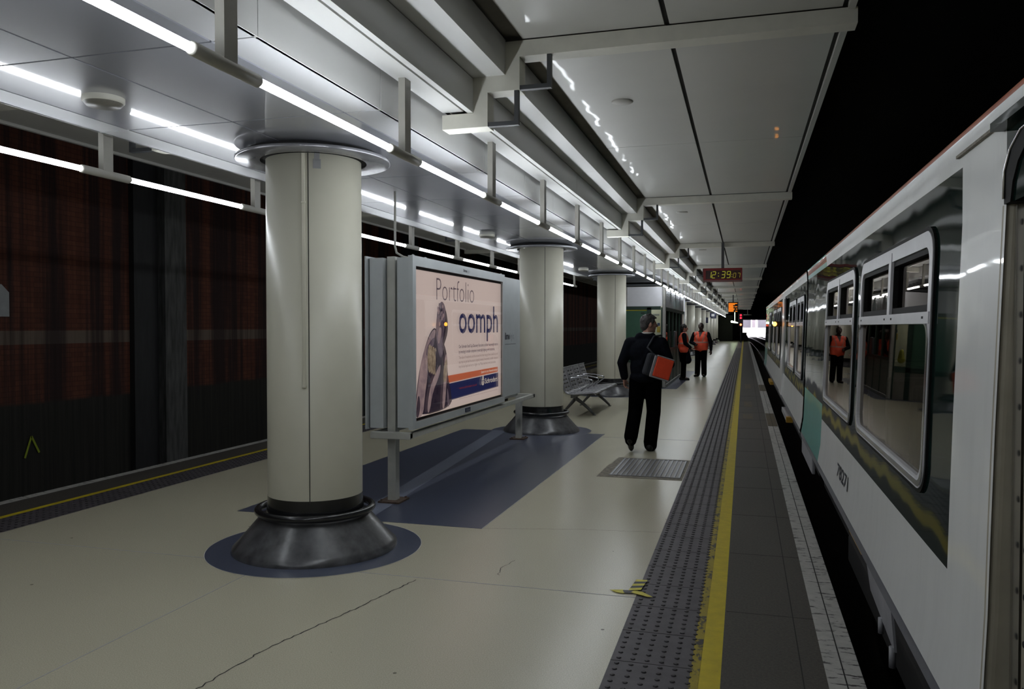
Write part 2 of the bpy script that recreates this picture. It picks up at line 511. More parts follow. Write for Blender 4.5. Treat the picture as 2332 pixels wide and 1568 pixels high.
    def ell(s, c, r, rot=(0, 0, 0), seg=20):
        q = bmesh.ops.create_uvsphere(s.bm, u_segments=seg, v_segments=seg // 2 + 2, radius=1)
        R = Matrix.Translation(c) @ Euler(rot).to_matrix().to_4x4() @ Matrix.Diagonal((*r, 1))
        for v in q['verts']:
            v.co = R @ v.co
        s._tag(list({f for v in q['verts'] for f in v.link_faces}), True)
        return s

    def build(s, name, mats, parent=None, loc=None, fix=True):
        if fix:
            bmesh.ops.recalc_face_normals(s.bm, faces=s.bm.faces)
        me = bpy.data.meshes.new(name)
        s.bm.to_mesh(me)
        s.bm.free()
        for k in (mats if isinstance(mats, (list, tuple)) else [mats]):
            me.materials.append(M[k] if isinstance(k, str) else k)
        o = bpy.data.objects.new(name, me)
        C.objects.link(o)
        if parent is not None:
            o.parent = parent
        if loc:
            o.location = loc
        return o

def tag(o, label, cat, group=None, kind=None):
    o['label'] = label
    o['category'] = cat
    if group:
        o['group'] = group
    if kind:
        o['kind'] = kind
    return o

def thing(name, label, cat, loc=(0, 0, 0), rz=0.0, group=None):
    o = bpy.data.objects.new(name, None)
    o.empty_display_size = 0.2
    C.objects.link(o)
    o.location = loc
    o.rotation_euler = (0, 0, rz)
    return tag(o, label, cat, group)

def struct(o, label, cat):
    return tag(o, label, cat, kind='structure')

def dup(root, loc, label, rz=None):
    def cp(o, par):
        c = o.copy()
        C.objects.link(c)
        if par is not None:
            c.parent = par
        for ch in o.children:
            cp(ch, c)
        return c
    r = cp(root, None)
    r.location = loc
    if rz is not None:
        r.rotation_euler = (0, 0, rz)
    r['label'] = label
    return r

ONES = 'zeroth first second third fourth fifth sixth seventh eighth ninth tenth eleventh twelfth thirteenth fourteenth fifteenth sixteenth seventeenth eighteenth nineteenth'.split()
TENS = {2: ('twentieth', 'twenty'), 3: ('thirtieth', 'thirty'), 4: ('fortieth', 'forty'), 5: ('fiftieth', 'fifty'), 6: ('sixtieth', 'sixty')}
def ordw(n):
    if n < 20:
        return ONES[n]
    t, u = divmod(n, 10)
    return TENS[t][0] if u == 0 else TENS[t][1] + '-' + ONES[u]

def text_mesh(name, body, x0, z0, height, mat, parent, frame, width=None, off=0.0, shear=0.0, right=False):
    """text on a plane; frame(u, v) gives the world point of plane coordinates (u to the right, v up)"""
    cu = bpy.data.curves.new('lettering', 'FONT')
    cu.body = body
    cu.size = 1.0
    cu.offset = off
    cu.shear = shear
    cu.resolution_u = 3
    t = bpy.data.objects.new('lettering', cu)
    C.objects.link(t)
    dg = bpy.context.evaluated_depsgraph_get()
    dg.update()
    me = bpy.data.meshes.new_from_object(t.evaluated_get(dg))
    bpy.data.objects.remove(t)
    bpy.data.curves.remove(cu)
    xs = [v.co.x for v in me.vertices]
    s = height / 0.7
    w0 = min(xs)
    sx = (width / (max(xs) - w0)) if width else s
    W = (max(xs) - w0) * sx
    for v in me.vertices:
        u = (v.co.x - w0) * sx + (x0 - W if right else x0)
        v.co = Vector(frame(u, z0 + v.co.y * s))
    me.materials.append(M[mat])
    o = bpy.data.objects.new(name, me)
    C.objects.link(o)
    o.parent = parent
    return o

def remeshed(mb, name, mats, voxel, parent, smooth=6):
    """fuse overlapping closed shapes into one continuous skin"""
    o = mb.build(name, mats)
    md = o.modifiers.new('r', 'REMESH')
    md.mode = 'VOXEL'
    md.voxel_size = voxel
    md.use_smooth_shade = True
    ms = o.modifiers.new('s', 'SMOOTH')
    ms.factor = 0.5
    ms.iterations = smooth
    dg = bpy.context.evaluated_depsgraph_get()
    dg.update()
    me = bpy.data.meshes.new_from_object(o.evaluated_get(dg))
    o.modifiers.clear()
    old = o.data
    o.data = me
    bpy.data.meshes.remove(old)
    for p in me.polygons:
        p.use_smooth = True
    if parent is not None:
        o.parent = parent
    return o

# ------------------------------------------------------------------ the setting
S = 6.82                       # bay length
CY = 5.25                      # first column
XC = -3.0                      # centre line of the island platform
Y0, Y1 = -8.0, 98.0
ZS = 2.843                     # soffit

mb = MB()
mb.box(-5.54, -0.61, Y0, Y1, -0.15, 0)
floor = struct(mb.build('floor', 'terrazzo'), 'cream terrazzo island platform floor', 'floor')
mb = MB()
mb.box(-6.53, 0.53, Y0, Y1, -1.0, -0.15)
struct(mb.build('floor', 'void'), 'dark platform wall and base below the terrazzo', 'platform')

def strip(x0, x1, mat, name, label, cat='platform edge', y1=Y1, z=0.0):
    mb = MB()
    mb.box(x0, x1, Y0, y1, -0.15, z)
    return struct(mb.build(name, mat), label, cat)
tactR = strip(-0.61, -0.2, 'tactile', 'trim_1', 'purple grey studded tactile strip beside the train side yellow line', 'tactile paving')
strip(-0.2, -0.095, 'yellow', 'trim_2', 'wide worn yellow safety line on the right of the platform', 'line')
strip(-0.095, 0.37, 'asphalt', 'trim_3', 'dark asphalt strip between the wide yellow line and the white edge')
strip(0.37, 0.53, 'white_edge', 'trim_4', 'scuffed white coping beside the train')
tactL = strip(-5.95, -5.54, 'tactile', 'trim_5', 'dark studded tactile strip along the left of the platform', 'tactile paving')
strip(-6.02, -5.95, 'yellow', 'trim_6', 'thin yellow safety line on the left of the platform', 'line')
strip(-6.41, -6.02, 'asphalt', 'trim_7', 'dark asphalt strip along the left platform edge')
strip(-6.53, -6.41, 'white_edge', 'trim_8', 'thin white coping above the empty left track')

# studs of the tactile strips, far past counting
for par, xa, ya, yb in ((tactR, -0.575, 2.2, 62), (tactL, -5.915, 4.0, 14)):
    bm = bmesh.new()
    y = ya
    while y < yb:
        for k in range(6):
            x = xa + k * 0.068
            rings = [[bm.verts.new((x + r * math.cos(a * PI / 4), y + r * math.sin(a * PI / 4), z)) for a in range(8)] for r, z in ((0.0125, 0.0), (0.0115, 0.0035), (0.008, 0.005))]
            for A, B in zip(rings, rings[1:]):
                for q in range(8):
                    bm.faces.new((A[q], A[(q + 1) % 8], B[(q + 1) % 8], B[q]))
            bm.faces.new(rings[-1])
        y += 0.0667
    me = bpy.data.meshes.new('stud')
    bm.to_mesh(me)
    bm.free()
    me.materials.append(M['dot'])
    o = bpy.data.objects.new('stud', me)
    C.objects.link(o)
    o.parent = par
    o['kind'] = 'stuff'
    # tile joints
    mb = MB()
    y = ya + 0.033
    while y < yb:
        mb.box(xa - 0.035, xa + 0.37, y - 0.002, y + 0.002, 0, 0.0008)
        y += 0.4
    mb.build('joint', 'joint', par)

# joints and cracks in the terrazzo and asphalt
mb = MB()
for k in range(0, 7):
    mb.box(-5.54, -0.61, 4.758 + S * k - 0.003, 4.758 + S * k + 0.003, 0, 0.0012)
mb.box(-3.085, -3.079, Y0, 4.5, 0, 0.0012)
mb.build('joint', 'joint_light', floor)
def wiggle(pts, w, seed, amp):
    rnd = random.Random(seed)
    out = []
    for (a, b) in zip(pts, pts[1:]):
        a, b = Vector(a), Vector(b)
        n = max(2, int((b - a).length / 0.03))
        for i in range(n):
            p = a.lerp(b, i / n)
            out.append(Vector((p.x + rnd.uniform(-amp, amp), p.y + rnd.uniform(-amp, amp), 0)))
    out.append(Vector(pts[-1]).to_3d())
    mbq = MB()
    for a, b in zip(out, out[1:]):
        d = (b - a).normalized()
        nn = Vector((-d.y, d.x, 0)) * w * rnd.uniform(0.6, 1.2) / 2
        z = Vector((0, 0, 0.0011))
        mbq.poly([a - nn + z, b - nn + z, b + nn + z, a + nn + z])
    return mbq
wiggle([(-2.34, 2.75, 0), (-2.315, 3.017, 0), (-2.279, 3.47, 0), (-2.122, 4.095, 0), (-1.986, 4.71, 0)], 0.007, 1, 0.008).build('crack', 'joint', floor)
wiggle([(-1.513, 4.94, 0), (-1.545, 5.1, 0), (-1.50, 5.29, 0)], 0.0045, 2, 0.008).build('crack', 'joint', floor)
wiggle([(-1.98, 6.07, 0), (-1.2, 6.25, 0), (-0.62, 6.33, 0)], 0.004, 3, 0.006).build('crack', 'joint', floor)
mb = MB()
for k in range(14):
    y = 3.45 + 1.22 * k
    mb.box(-0.09, 0.37, y - 0.002, y + 0.002, 0, 0.0011)
mb.box(0.262, 0.268, Y0, 60, 0, 0.0012)
mb.box(0.448, 0.454, Y0, 60, 0, 0.0014)
mb.build('joint', 'joint', bpy.data.objects['trim_3'])
mb = MB()
for x0, x1, ya, yb in ((0.0, 0.16, 16.8, 18.0), (-0.02, 0.15, 14.6, 15.4), (0.02, 0.17, 21.6, 23.4), (0.375, 0.525, 13.6, 15.6), (0.375, 0.525, 21.0, 23.2)):
    mb.box(x0, x1, ya, yb, 0, 0.0009)
mb.build('ochre_mark', 'ochre_patch', bpy.data.objects['trim_3'])

mb = MB()
mb.box(-0.232, -0.19, Y0, 40, 0, 0.0013)
mb.build('worn_fringe', 'yellow_worn', bpy.data.objects['trim_2'])

# blue terrazzo insets: one rectangle and disc set per bay (part of the floor)
def chamfer_patch(ya, yb, xa, xb):
    return [(xa, ya, 0.0), (xb, ya, 0.0), (xb, yb, 0.0), (xa, yb, 0.0)]
mb = MB()
for (ya, yb, xa, xb) in ((6.05, 11.9, -4.22, -1.99), (21.0, 29.6, -4.5, -1.66)):
    mb.prism([(x, y, 0.0) for x, y, z in chamfer_patch(ya, yb, xa, xb)], (0, 0, 0.0016))
for k in range(12):
    mb.lathe([(0.001, 0.0018), (0.763, 0.0018)], 64, (XC, CY + S * k), smooth=False)
mb.build('blue_inset', 'blue_terrazzo', floor)
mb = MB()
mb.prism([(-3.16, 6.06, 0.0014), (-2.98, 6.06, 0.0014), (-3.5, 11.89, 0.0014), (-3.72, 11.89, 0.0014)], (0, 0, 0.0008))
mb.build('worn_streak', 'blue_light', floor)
mb = MB()
for k in range(3):
    mb.lathe([(0.763, 0.0019), (0.768, 0.0019)], 64, (XC, CY + S * k), smooth=False)
mb.box(-1.99, -1.985, 6.05, 11.9, 0, 0.0018)
mb.build('edging', 'brass', floor)

# far end: ramp, tracks, shell
mb = MB()
mb.prism([(-6.5, Y1, -0.02), (0.5, Y1, -0.02), (0.5, 165, -0.1), (-6.5, 165, -0.1)], (0, 0, -0.9))
struct(mb.build('floor', 'asphalt'), 'ramp beyond the far end of the platform', 'ramp')
mb = MB()
mb.box(-3.5, 0.4, 164, 164.4, -0.1, 0.42)
struct(mb.build('trim_9', 'brass'), 'low pale wall across the far platform end', 'wall')
mb = MB()
mb.box(-10.5, 9, Y0 - 1, 420, -1.2, -0.98)
struct(mb.build('floor', 'ballast'), 'black sooty track bed', 'track bed')
def rails(name, xs, ya, yb, label, curve=0.0):
    t = thing(name, label, 'railway track')
    for x in xs:
        mb = MB()
        pts = []
        n = 40 if curve else 1
        prof = ((-0.035, -0.86), (-0.035, -0.90), (-0.012, -0.92), (-0.065, -0.98), (0.065, -0.98), (0.012, -0.92), (0.035, -0.90), (0.035, -0.86))
        prev = None
        for i in range(n + 1):
            y = ya + (yb - ya) * i / n
            dx = -curve * max(0, (y - 60) / 100) ** 2
            ringv = [mb.bm.verts.new((x + dx + px, y, pz)) for px, pz in prof]
            if prev:
                for k in range(8):
                    mb.bm.faces.new((prev[k], prev[(k + 1) % 8], ringv[(k + 1) % 8], ringv[k]))
            prev = ringv
        mb.build('rail', 'rail', t)
    return t
rails('railway_track', (1.4, 2.84), Y0, 240, 'shiny rails under and beyond the train, right of the platform', 1.0)
rails('railway_track', (5.2, 6.6), Y0, 240, 'far right pair of rails beside the platform track', 1.2)
rails('railway_track', (-8.8, -7.36), Y0, 150, 'rails of the empty left track below the brick wall')

mb = MB()
mb.box(-10.6, -10.0, Y0 - 1, 200, -1.2, 6)
wl = struct(mb.build('wall_left', 'brick'), 'sooty red brick wall across the left track', 'wall')
for (y, w, mt, dpt) in ((11.65, 0.58, 'pier_dark', 0.1), (12.22, 0.56, 'pier', 0.25), (16.6, 0.5, 'pier_dark', 0.3),
                         (19.4, 0.4, 'pier', 0.25), (23.0, 0.5, 'pier_dark', 0.3), (27.0, 0.4, 'pier', 0.3), (30.4, 0.7, 'pier_dark', 0.3), (34.0, 0.4, 'pier', 0.3), (7.0, 0.5, 'pier', 0.2),):
    mb = MB()
    mb.box(-10.02, -10.0 + dpt, y - w / 2, y + w / 2, -1.0, 5.2)
    mb.build('pier', mt, wl)
mb = MB()
z = -9.985
for a, bq in (((9.244, -0.301), (9.361, 0.0)), ((9.361, 0.0), (9.494, -0.255))):
    d = Vector((0, bq[0] - a[0], bq[1] - a[1])).normalized()
    n = Vector((0, -d.z, d.y)) * 0.016
    A, B = Vector((z, *a)), Vector((z, *bq))
    mb.prism([A - n, B - n, B + n, A + n], (0.004, 0, 0))
mb.build('painted_mark', 'chalk_green', wl)
t = MB()
t.prism([(-9.99, 8.5, 1.74), (-9.99, 9.0, 1.74), (-9.99, 9.0, 2.08), (-9.99, 8.88, 2.19), (-9.99, 8.5, 2.19)], (0.03, 0, 0))
tag(t.build('wall_plate', 'white_sign'), 'pale grey plate with a cut corner on the brick wall at far left', 'sign')

mb = MB()
mb.box(8.6, 9.2, Y0 - 1, 200, -1.2, 6)
struct(mb.build('wall_right', 'void'), 'black wall of the station beyond the train', 'wall')
mb = MB()
mb.box(-10.6, 9.2, Y0 - 1.4, Y0 - 1, -1.2, 6)
struct(mb.build('wall_back', 'void'), 'dark wall behind the viewer', 'wall')
mb = MB()
mb.box(-10.6, 9.2, Y0 - 1.4, 200.6, 5.2, 5.6)
struct(mb.build('ceiling', 'void'), 'black overhead structure above the tracks', 'ceiling')
mb = MB()
mb.box(-10.6, -0.42, 200, 200.6, -1.2, 5.6)
mb.box(-0.42, 9.2, 200, 200.6, 3.17, 5.6)
mb.box(7.5, 9.2, 200, 200.6, -1.2, 3.4)
struct(mb.build('wall_front', 'mauve_wall'), 'far tunnel mouth wall around the bright opening', 'wall')
mb = MB()
mb.box(-10, 8.6, 148, 150, 2.82, 5.3)
struct(mb.build('trim_10', 'void'), 'dark bridge beam across the tracks far away', 'beam')
for i, (x0, x1, ya, yb, h, mt, lb) in enumerate(((-6, 1.9, 262, 270, 5.2, 'grey_stone', 'grey building seen through the left of the tunnel opening'),
                                               (3.9, 8, 258, 262, 6.0, 'grey_stone', 'grey block seen at the right of the tunnel opening'),
                                               (2.4, 3.4, 275, 285, 7.5, 'pale_stone', 'pale tower in the middle of the tunnel opening'))):
    mb = MB()
    mb.box(x0, x1, ya, yb, -1, h)
    for q in range(3):
        mb.box(x0 + (x1 - x0) * (0.15 + 0.3 * q), x0 + (x1 - x0) * (0.3 + 0.3 * q), ya - 0.05, ya, 1.5, h * 0.7)
    mb.prism([(x0 - 0.2, ya - 0.2, h), (x1 + 0.2, ya - 0.2, h), (x1, yb, h + 0.4), (x0, yb, h + 0.4)], (0, 0, 0.2))
    tag(mb.build('building', mt), lb, 'building')
mb = MB()
mb.box(-12, 14, 254, 255, -0.95, 1.15)  # added pale wall, turns the lower part of the opening glaring white
mb.box(-12, 14, 253.8, 255.2, 1.15, 1.25)
tag(mb.build('added_glare_wall', 'k_inside'), 'low white wall added for the glare outside the tunnel mouth', 'wall')
mb = MB()
mb.box(-30, 40, 201, 420, -0.97, -0.9)
struct(mb.build('floor', 'ext_ground'), 'bright open ground outside the tunnel', 'ground')

# ------------------------------------------------------------------ ceiling
def joint_ys():
    ys = []
    for k in range(-2, 14):
        c = CY + S * k
        ys += [c - 0.97, c + 0.97, c + 0.97 + 1.22, c + 0.97 + 2.44, c + 0.97 + 3.66]
    return [y for y in ys if Y0 < y < 90]
JY = joint_ys()
YC1 = 90.0
KY0, KY1 = 21.35, 28.4         # kiosk
def cuts(ya, yb):
    ys = [ya] + [y for y in JY if ya < y < yb] + [yb]
    return list(zip(ys, ys[1:]))
mb = MB()
g = 0.0065
for (ya, yb) in cuts(Y0, YC1):
    for (xa, xb) in ((-3.755, -3.0), (-3.0, -2.245)):
        mb.box(xa + g, xb - g, ya + g, yb - g, ZS, ZS + 0.02)
soff = struct(mb.build('ceiling', 'soffit'), 'low satin grey soffit of panels over the columns', 'ceiling')
mb = MB()
for (ya, yb) in cuts(Y0, YC1):
    mb.box(-3.98, -3.755 - g, ya + g, yb - g, ZS, ZS + 0.02)
    mb.box(-2.245 + g, -2.02, ya + g, yb - g, ZS, ZS + 0.02)
mb.build('edge_strip', 'edge_lit', soff)
mb = MB()
mb.box(-3.98, -2.02, Y0, YC1, ZS + 0.021, ZS + 0.05)
mb.build('backing', 'void', soff)
# right and left canopies
for sgn, nm in ((1, 'right'), (-1, 'left')):
    X = lambda x: XC + sgn * (x - XC)
    def bx2(mb, x0, x1, *a):
        p, q = sorted((X(x0), X(x1)))
        mb.box(p, q, *a)
    mb = MB()
    for k in range(-2, 13):
        yb0, yb1 = CY + S * k + 0.08, CY + S * (k + 1) - 0.08
        mid = CY + S * k + 3.32
        for (ya, yb) in ((yb0, mid - 0.0055), (mid + 0.0055, yb1)):
            bx2(mb, -1.415, -0.494, ya, yb, 3.49, 3.51)
            bx2(mb, -0.462, 0.545, ya, yb, 3.49, 3.51)
        bx2(mb, 0.575, 0.615, yb0, yb1, 3.47, 3.53)
    cn = struct(mb.build('ceiling', 'canopy'), 'canopy of cream panels on the %s side of the platform' % nm, 'ceiling')
    mb = MB()
    bx2(mb, -1.56, 0.62, Y0, YC1 + 0.3, 3.53, 3.6)
    bx2(mb, -2.06, -1.56, Y0, YC1, 3.5, 3.56)
    mb.build('backing', 'recess', cn)
    mb = MB()
    bx2(mb, -0.492, -0.464, Y0, YC1, 3.505, 3.525)
    bx2(mb, 0.547, 0.573, Y0, YC1, 3.505, 3.525)
    for k in range(-2, 13):
        y = CY + S * k + 3.32
        bx2(mb, -1.41, -0.494, y - 0.012, y + 0.012, 3.511, 3.52)
        bx2(mb, -0.462, 0.545, y - 0.012, y + 0.012, 3.511, 3.52)
    mb.build('gap_strip', 'joint', cn)
    # stepped cladding boxes
    mb = MB()
    for k in range(-2, 13):
        ya, yb = CY + S * k + 0.06, CY + S * (k + 1) - 0.06
        for (p, q) in ((ya, ya + 3.35), (ya + 3.356, yb)):
            bx2(mb, -1.765, -1.537, p, q, 3.268, 3.50)          # upper step
            bx2(mb, -1.80, -1.761, p, q, 3.035, 3.262)          # lower step face
            bx2(mb, -1.98, -1.835, p, q, 3.05, 3.07)            # lower step underside
    st = struct(mb.build('trim_%d' % (11 if sgn > 0 else 12), 'clad'), 'off white stepped cladding on the %s side of the soffit' % nm, 'cladding')
    mb = MB()
    bx2(mb, -1.99, -1.80, Y0, YC1, 3.09, 3.12)
    bx2(mb, -1.79, -1.70, Y0, YC1, 3.27, 3.29)
    mb.build('backing', 'recess', st)
    mb = MB()
    for (ya, yb) in cuts(Y0, YC1):
        bx2(mb, -2.035, -2.015, ya + 0.003, yb - 0.003, ZS, 3.085)
    mb.build('fascia', 'clad', st)

# brackets
def make_bracket(sgn, label):
    t = thing('canopy_bracket', label, 'bracket', (XC, CY, 0), 0, 'stepped canopy brackets')
    P = [(0.631, 3.485), (0.631, 3.392), (-1.438, 3.381), (-1.438, 3.165), (-1.66, 3.162), (-1.66, 2.937), (-1.983, 2.935), (-1.983, 3.033), (-1.761, 3.033), (-1.761, 3.267), (-1.537, 3.268), (-1.537, 3.485)]
    mb = MB()
    mb.prism([(sgn * (x - XC), -0.07, z) for x, z in P], (0, 0.14, 0))
    mb.build('bracket_arm', 'bracket', t)
    for (xa, xb, z0, z1) in ((-1.438, -1.226, 3.165, 3.388), (-1.66, -1.448, 2.937, 3.164)):
        mb = MB()
        p, q = sorted((sgn * (xa - XC), sgn * (xb - XC)))
        mb.box(p, q, -0.065, -0.025, z0, z0 + 0.028)
        out = (q - 0.028, q) if sgn > 0 else (p, p + 0.028)
        mb.box(out[0], out[1], -0.065, -0.025, z0 + 0.028, z1)
        mb.build('steel_frame', 'steel_dark', t)
    return t
bR = make_bracket(1, 'cream stepped canopy bracket on the right, nearest the camera')
for k in range(1, 13):
    dup(bR, (XC, CY + S * k, 0), 'cream stepped canopy bracket on the right, %s from the camera' % ordw(k + 1))
bL = make_bracket(-1, 'cream stepped canopy bracket on the left, nearest the camera')
for k in range(1, 4):
    dup(bL, (XC, CY + S * k, 0), 'cream stepped canopy bracket on the left, %s from the camera' % ordw(k + 1))

# ------------------------------------------------------------------ lights
HY = 2.72
HS = S / 4
ZT = 2.607
def make_hanger(x, y, label):
    t = thing('light_hanger', label, 'light bracket', (x, y, 0), 0, 'hangers of the light rows')
    mb = MB()
    mb.box(-0.021, 0.021, -0.042, 0.042, ZT + 0.01, 3.055)
    mb.build('hanger_post', 'fixture', t)
    mb = MB()
    mb.tube([(0, -0.215, ZT), (0, -0.205, ZT), (0, 0.205, ZT), (0, 0.215, ZT)], [0.021, 0.027, 0.027, 0.021], 16)
    mb.build('lamp_socket', 'fixture', t)
    return t
def make_tube(x, y, label, mt):
    t = thing('fluorescent_tube', label, 'light', (x, y, 0), 0, 'fluorescent tubes of the light rows')
    h = HS / 2 - 0.19
    mb = MB()
    mb.tube([(0, -h, ZT), (0, -h + 0.01, ZT), (0, h - 0.01, ZT), (0, h, ZT)], [0.014, 0.018, 0.018, 0.014], 12)
    mb.build('lit_glass', mt, t)
    for s in (-1, 1):
        mb = MB()
        mb.tube([(0, s * (h - 0.014), ZT), (0, s * (h + 0.0), ZT)], 0.0215, 12, cap=False)
        mb.build('end_ring', 'chrome', t)
    return t
h0 = None
for side, x, n in (('right', -1.93, 51), ('left', -4.07, 11)):
    for k in range(-4, n):
        yh = HY + HS * k
        yt = yh + HS / 2
        i = k + 2
        if k >= 0:
            lh = 'hanger of the %s light row, %s from the camera' % (side, ordw(k + 1))
        else:
            lh = 'hanger of the %s light row, behind the viewer' % side
        lt = 'lit fluorescent tube of the %s row, %s from the camera' % (side, ordw(k + 2)) if k >= -1 else 'lit fluorescent tube of the %s row, behind the viewer' % side
        if h0 is None:
            h0 = make_hanger(x, yh, lh)
        else:
            dup(h0, (x, yh, 0), lh)
        if k == -4:
            t0 = make_tube(x, yt, lt, 'tube' if side == 'right' else 'tube_dim')
        elif k < n - 1:
            dup(t0, (x, yt, 0), lt)

# ceiling fittings
t = thing('ceiling_speaker', 'round drum fitting on the low soffit, left of the nearest column', 'speaker', (-3.36, 3.64, 0), 0, 'round soffit fittings')
mb = MB()
mb.lathe([(0.001, ZS - 0.045), (0.088, ZS - 0.045), (0.1, ZS - 0.03)], 32)
mb.build('grille', 'k_grey', t)
mb = MB()
mb.lathe([(0.1, ZS - 0.03), (0.108, ZS - 0.022), (0.108, ZS)], 32)
mb.build('rim', 'bracket', t)
sp0 = t
for k, lb in ((1, 'round drum fitting on the low soffit, between the first two columns'), (2, 'round drum fitting on the low soffit, between the second and third columns')):
    dup(sp0, (-3.36, 3.64 + S * k, 0), lb)
t = MB()
t.lathe([(0.001, 3.478), (0.082, 3.478), (0.09, 3.484), (0.09, 3.49)], 32)
o = tag(t.build('ceiling_speaker', 'fixture', None, (-1.0, 6.83, 0)), 'flat pale disc in the right canopy, nearest the camera', 'speaker', 'flat canopy discs')
for k in range(1, 5):
    dup(o, (-1.0, 6.83 + S * k, 0), 'flat pale disc in the right canopy, %s from the camera' % ordw(k + 1))

# ------------------------------------------------------------------ columns
def make_column(label):
    t = thing('round_column', label, 'column', (XC, CY, 0), 0, 'round columns down the platform')
    mb = MB()
    mb.lathe([(0.3365, 0.36), (0.3365, 2.785), (0.30, 2.79)], 72)
    mb.build('shaft', 'column', t)
    mb = MB()
    mb.lathe([(0.375, 2.782), (0.54, 2.776), (0.547, 2.781), (0.547, 2.802), (0.54, 2.806), (0.375, 2.806), (0.375, 2.782)], 72)
    mb.build('collar', 'collar', t)
    mb = MB()
    mb.lathe([(0.32, 2.79), (0.48, 2.808), (0.48, 2.835)], 48)
    mb.build('collar_ring', 'void', t)
    mb = MB()
    mb.lathe([(0.338, 0.395), (0.3385, 0.36), (0.35, 0.235)], 64)
    mb.build('base_band', 'black_gloss', t)
    mb = MB()
    n = 64
    mb.tube([(0.405 * math.cos(2 * PI * k / n), 0.405 * math.sin(2 * PI * k / n), 0.285) for k in range(n)], 0.026, 12, closed=True)
    mb.build('bumper_ring', 'black_gloss', t)
    mb = MB()
    mb.lathe([(0.35, 0.25), (0.385, 0.25), (0.40, 0.232), (0.555, 0.055), (0.583, 0.03), (0.588, 0.012), (0.588, 0.0)], 72)
    mb.build('base_cone', 'cone', t)
    mb = MB()   # vertical seam of the casing, towards the camera
    a = math.radians(-67)
    T = Matrix.Rotation(a, 4, 'Z')
    mb.box(0.334, 0.3385, -0.003, 0.003, 0.38, 2.783, 0, T)
    mb.build('seam', 'joint', t)
    return t
col0 = make_column('cream round column nearest the camera, left of the backlit poster')
labs = {1: 'cream round column behind the far end of the backlit poster', 2: 'cream round column behind the metal bench, left of the kiosk'}
cols = [k for k in range(1, 13) if k != 3]
for k in cols:
    lb = labs.get(k, 'cream round column beyond the kiosk, %s past it' % ordw(k - 3) if k > 3 else '')
    dup(col0, (XC, CY + S * k, 0), lb)
mb = MB()
a = math.radians(-70)
T = Matrix.Rotation(a, 4, 'Z')
mb.box(0.333, 0.349, -0.026, -0.004, 1.19, 2.783, 0.003, T)
mb.box(0.333, 0.352, -0.03, 0.0, 1.18, 1.2, 0.003, T)
mb.box(0.333, 0.352, -0.03, 0.0, 2.44, 2.455, 0.003, T)
mb.build('cable_trunking', 'column', col0)
mb = MB()
a = math.radians(-57)
for (z0, z1, w) in ((2.735, 2.784, 0.018), (2.68, 2.745, 0.026)):
    mb.box(0.335, 0.3385, -w, w, z0, z1, 0, Matrix.Rotation(a, 4, 'Z'))
mb.build('scraped_patch', 'column_patch', col0)

# ------------------------------------------------------------------ backlit poster stand
t = thing('advertising_lightbox', 'freestanding backlit poster lightbox on two posts between the first columns', 'billboard', (-3.05, 8.2, 0))
ox, oy = -3.05, 8.2
def B(mb, x0, x1, y0, y1, z0, z1, bev=0.0):
    return mb.box(x0 - ox, x1 - ox, y0 - oy, y1 - oy, z0, z1, bev)
mb = B(MB(), -3.0, -2.885, 6.7, 10.3, 0.69, 2.22)
mb.build('front_cabinet', 'board', t)
mb = B(MB(), -3.27, -3.14, 6.7, 10.3, 0.68, 2.22)
B(mb, -3.3, -3.285, 6.66, 9.5, 0.67, 2.235)
B(mb, -3.285, -3.27, 6.75, 9.4, 0.70, 2.20)
mb.build('rear_cabinet', 'board', t)
mb = MB()
fr_o = [(6.68, 0.675), (9.55, 0.675), (9.55, 2.235), (6.68, 2.235)]
fr_i = [(6.755, 0.742), (9.475, 0.742), (9.475, 2.145), (6.755, 2.145)]
mb.ring([(-2.885 - ox, y - oy, z) for y, z in fr_o], [(-2.885 - ox, y - oy, z) for y, z in fr_i], (0.045, 0, 0))
frame = mb.build('poster_frame', 'board', t)
mb = B(MB(), -2.9, -2.86, 9.56, 10.33, 0.72, 2.215, 0.004)
side = mb.build('side_panel', 'board', t)
mb = B(MB(), -2.883, -2.866, 6.757, 9.473, 0.744, 2.143)
mb.build('black_surround', 'black', t)
mb = B(MB(), -2.866, -2.860, 6.775, 9.45, 0.768, 2.118)
poster = mb.build('poster', 'p_paper', t)
mb = MB()
mb.poly([(-2.846 - ox, y - oy, z) for y, z in fr_i])
mb.build('cover_glass', 'glass', t)
LAY = [0]
def pf(y, z):
    return (-2.8595 - ox + 0.0004 * LAY[0], y - oy, z)
def ppoly(pts, mat, name, layer):
    LAY[0] = layer
    mb = MB()
    mb.poly([pf(y, z) for y, z in pts])
    return mb.build(name, mat, poster, fix=False)
def pblob(pts, mat, name, layer, it=2):
    for _ in range(it):           # corner cutting for a soft printed outline
        q = []
        for i in range(len(pts)):
            a, bq = Vector(pts[i]), Vector(pts[(i + 1) % len(pts)])
            q += [a.lerp(bq, 0.25), a.lerp(bq, 0.75)]
        pts = [tuple(v) for v in q]
    return ppoly(pts, mat, name, layer)
ppoly([(7.45, 1.03), (9.319, 1.055), (9.319, 1.116), (7.45, 1.105)], 'p_orange', 'orange_band', 1)
ppoly([(7.45, 0.85), (9.34, 0.877), (9.335, 1.045), (7.45, 1.022)], 'p_navy', 'navy_band', 1)
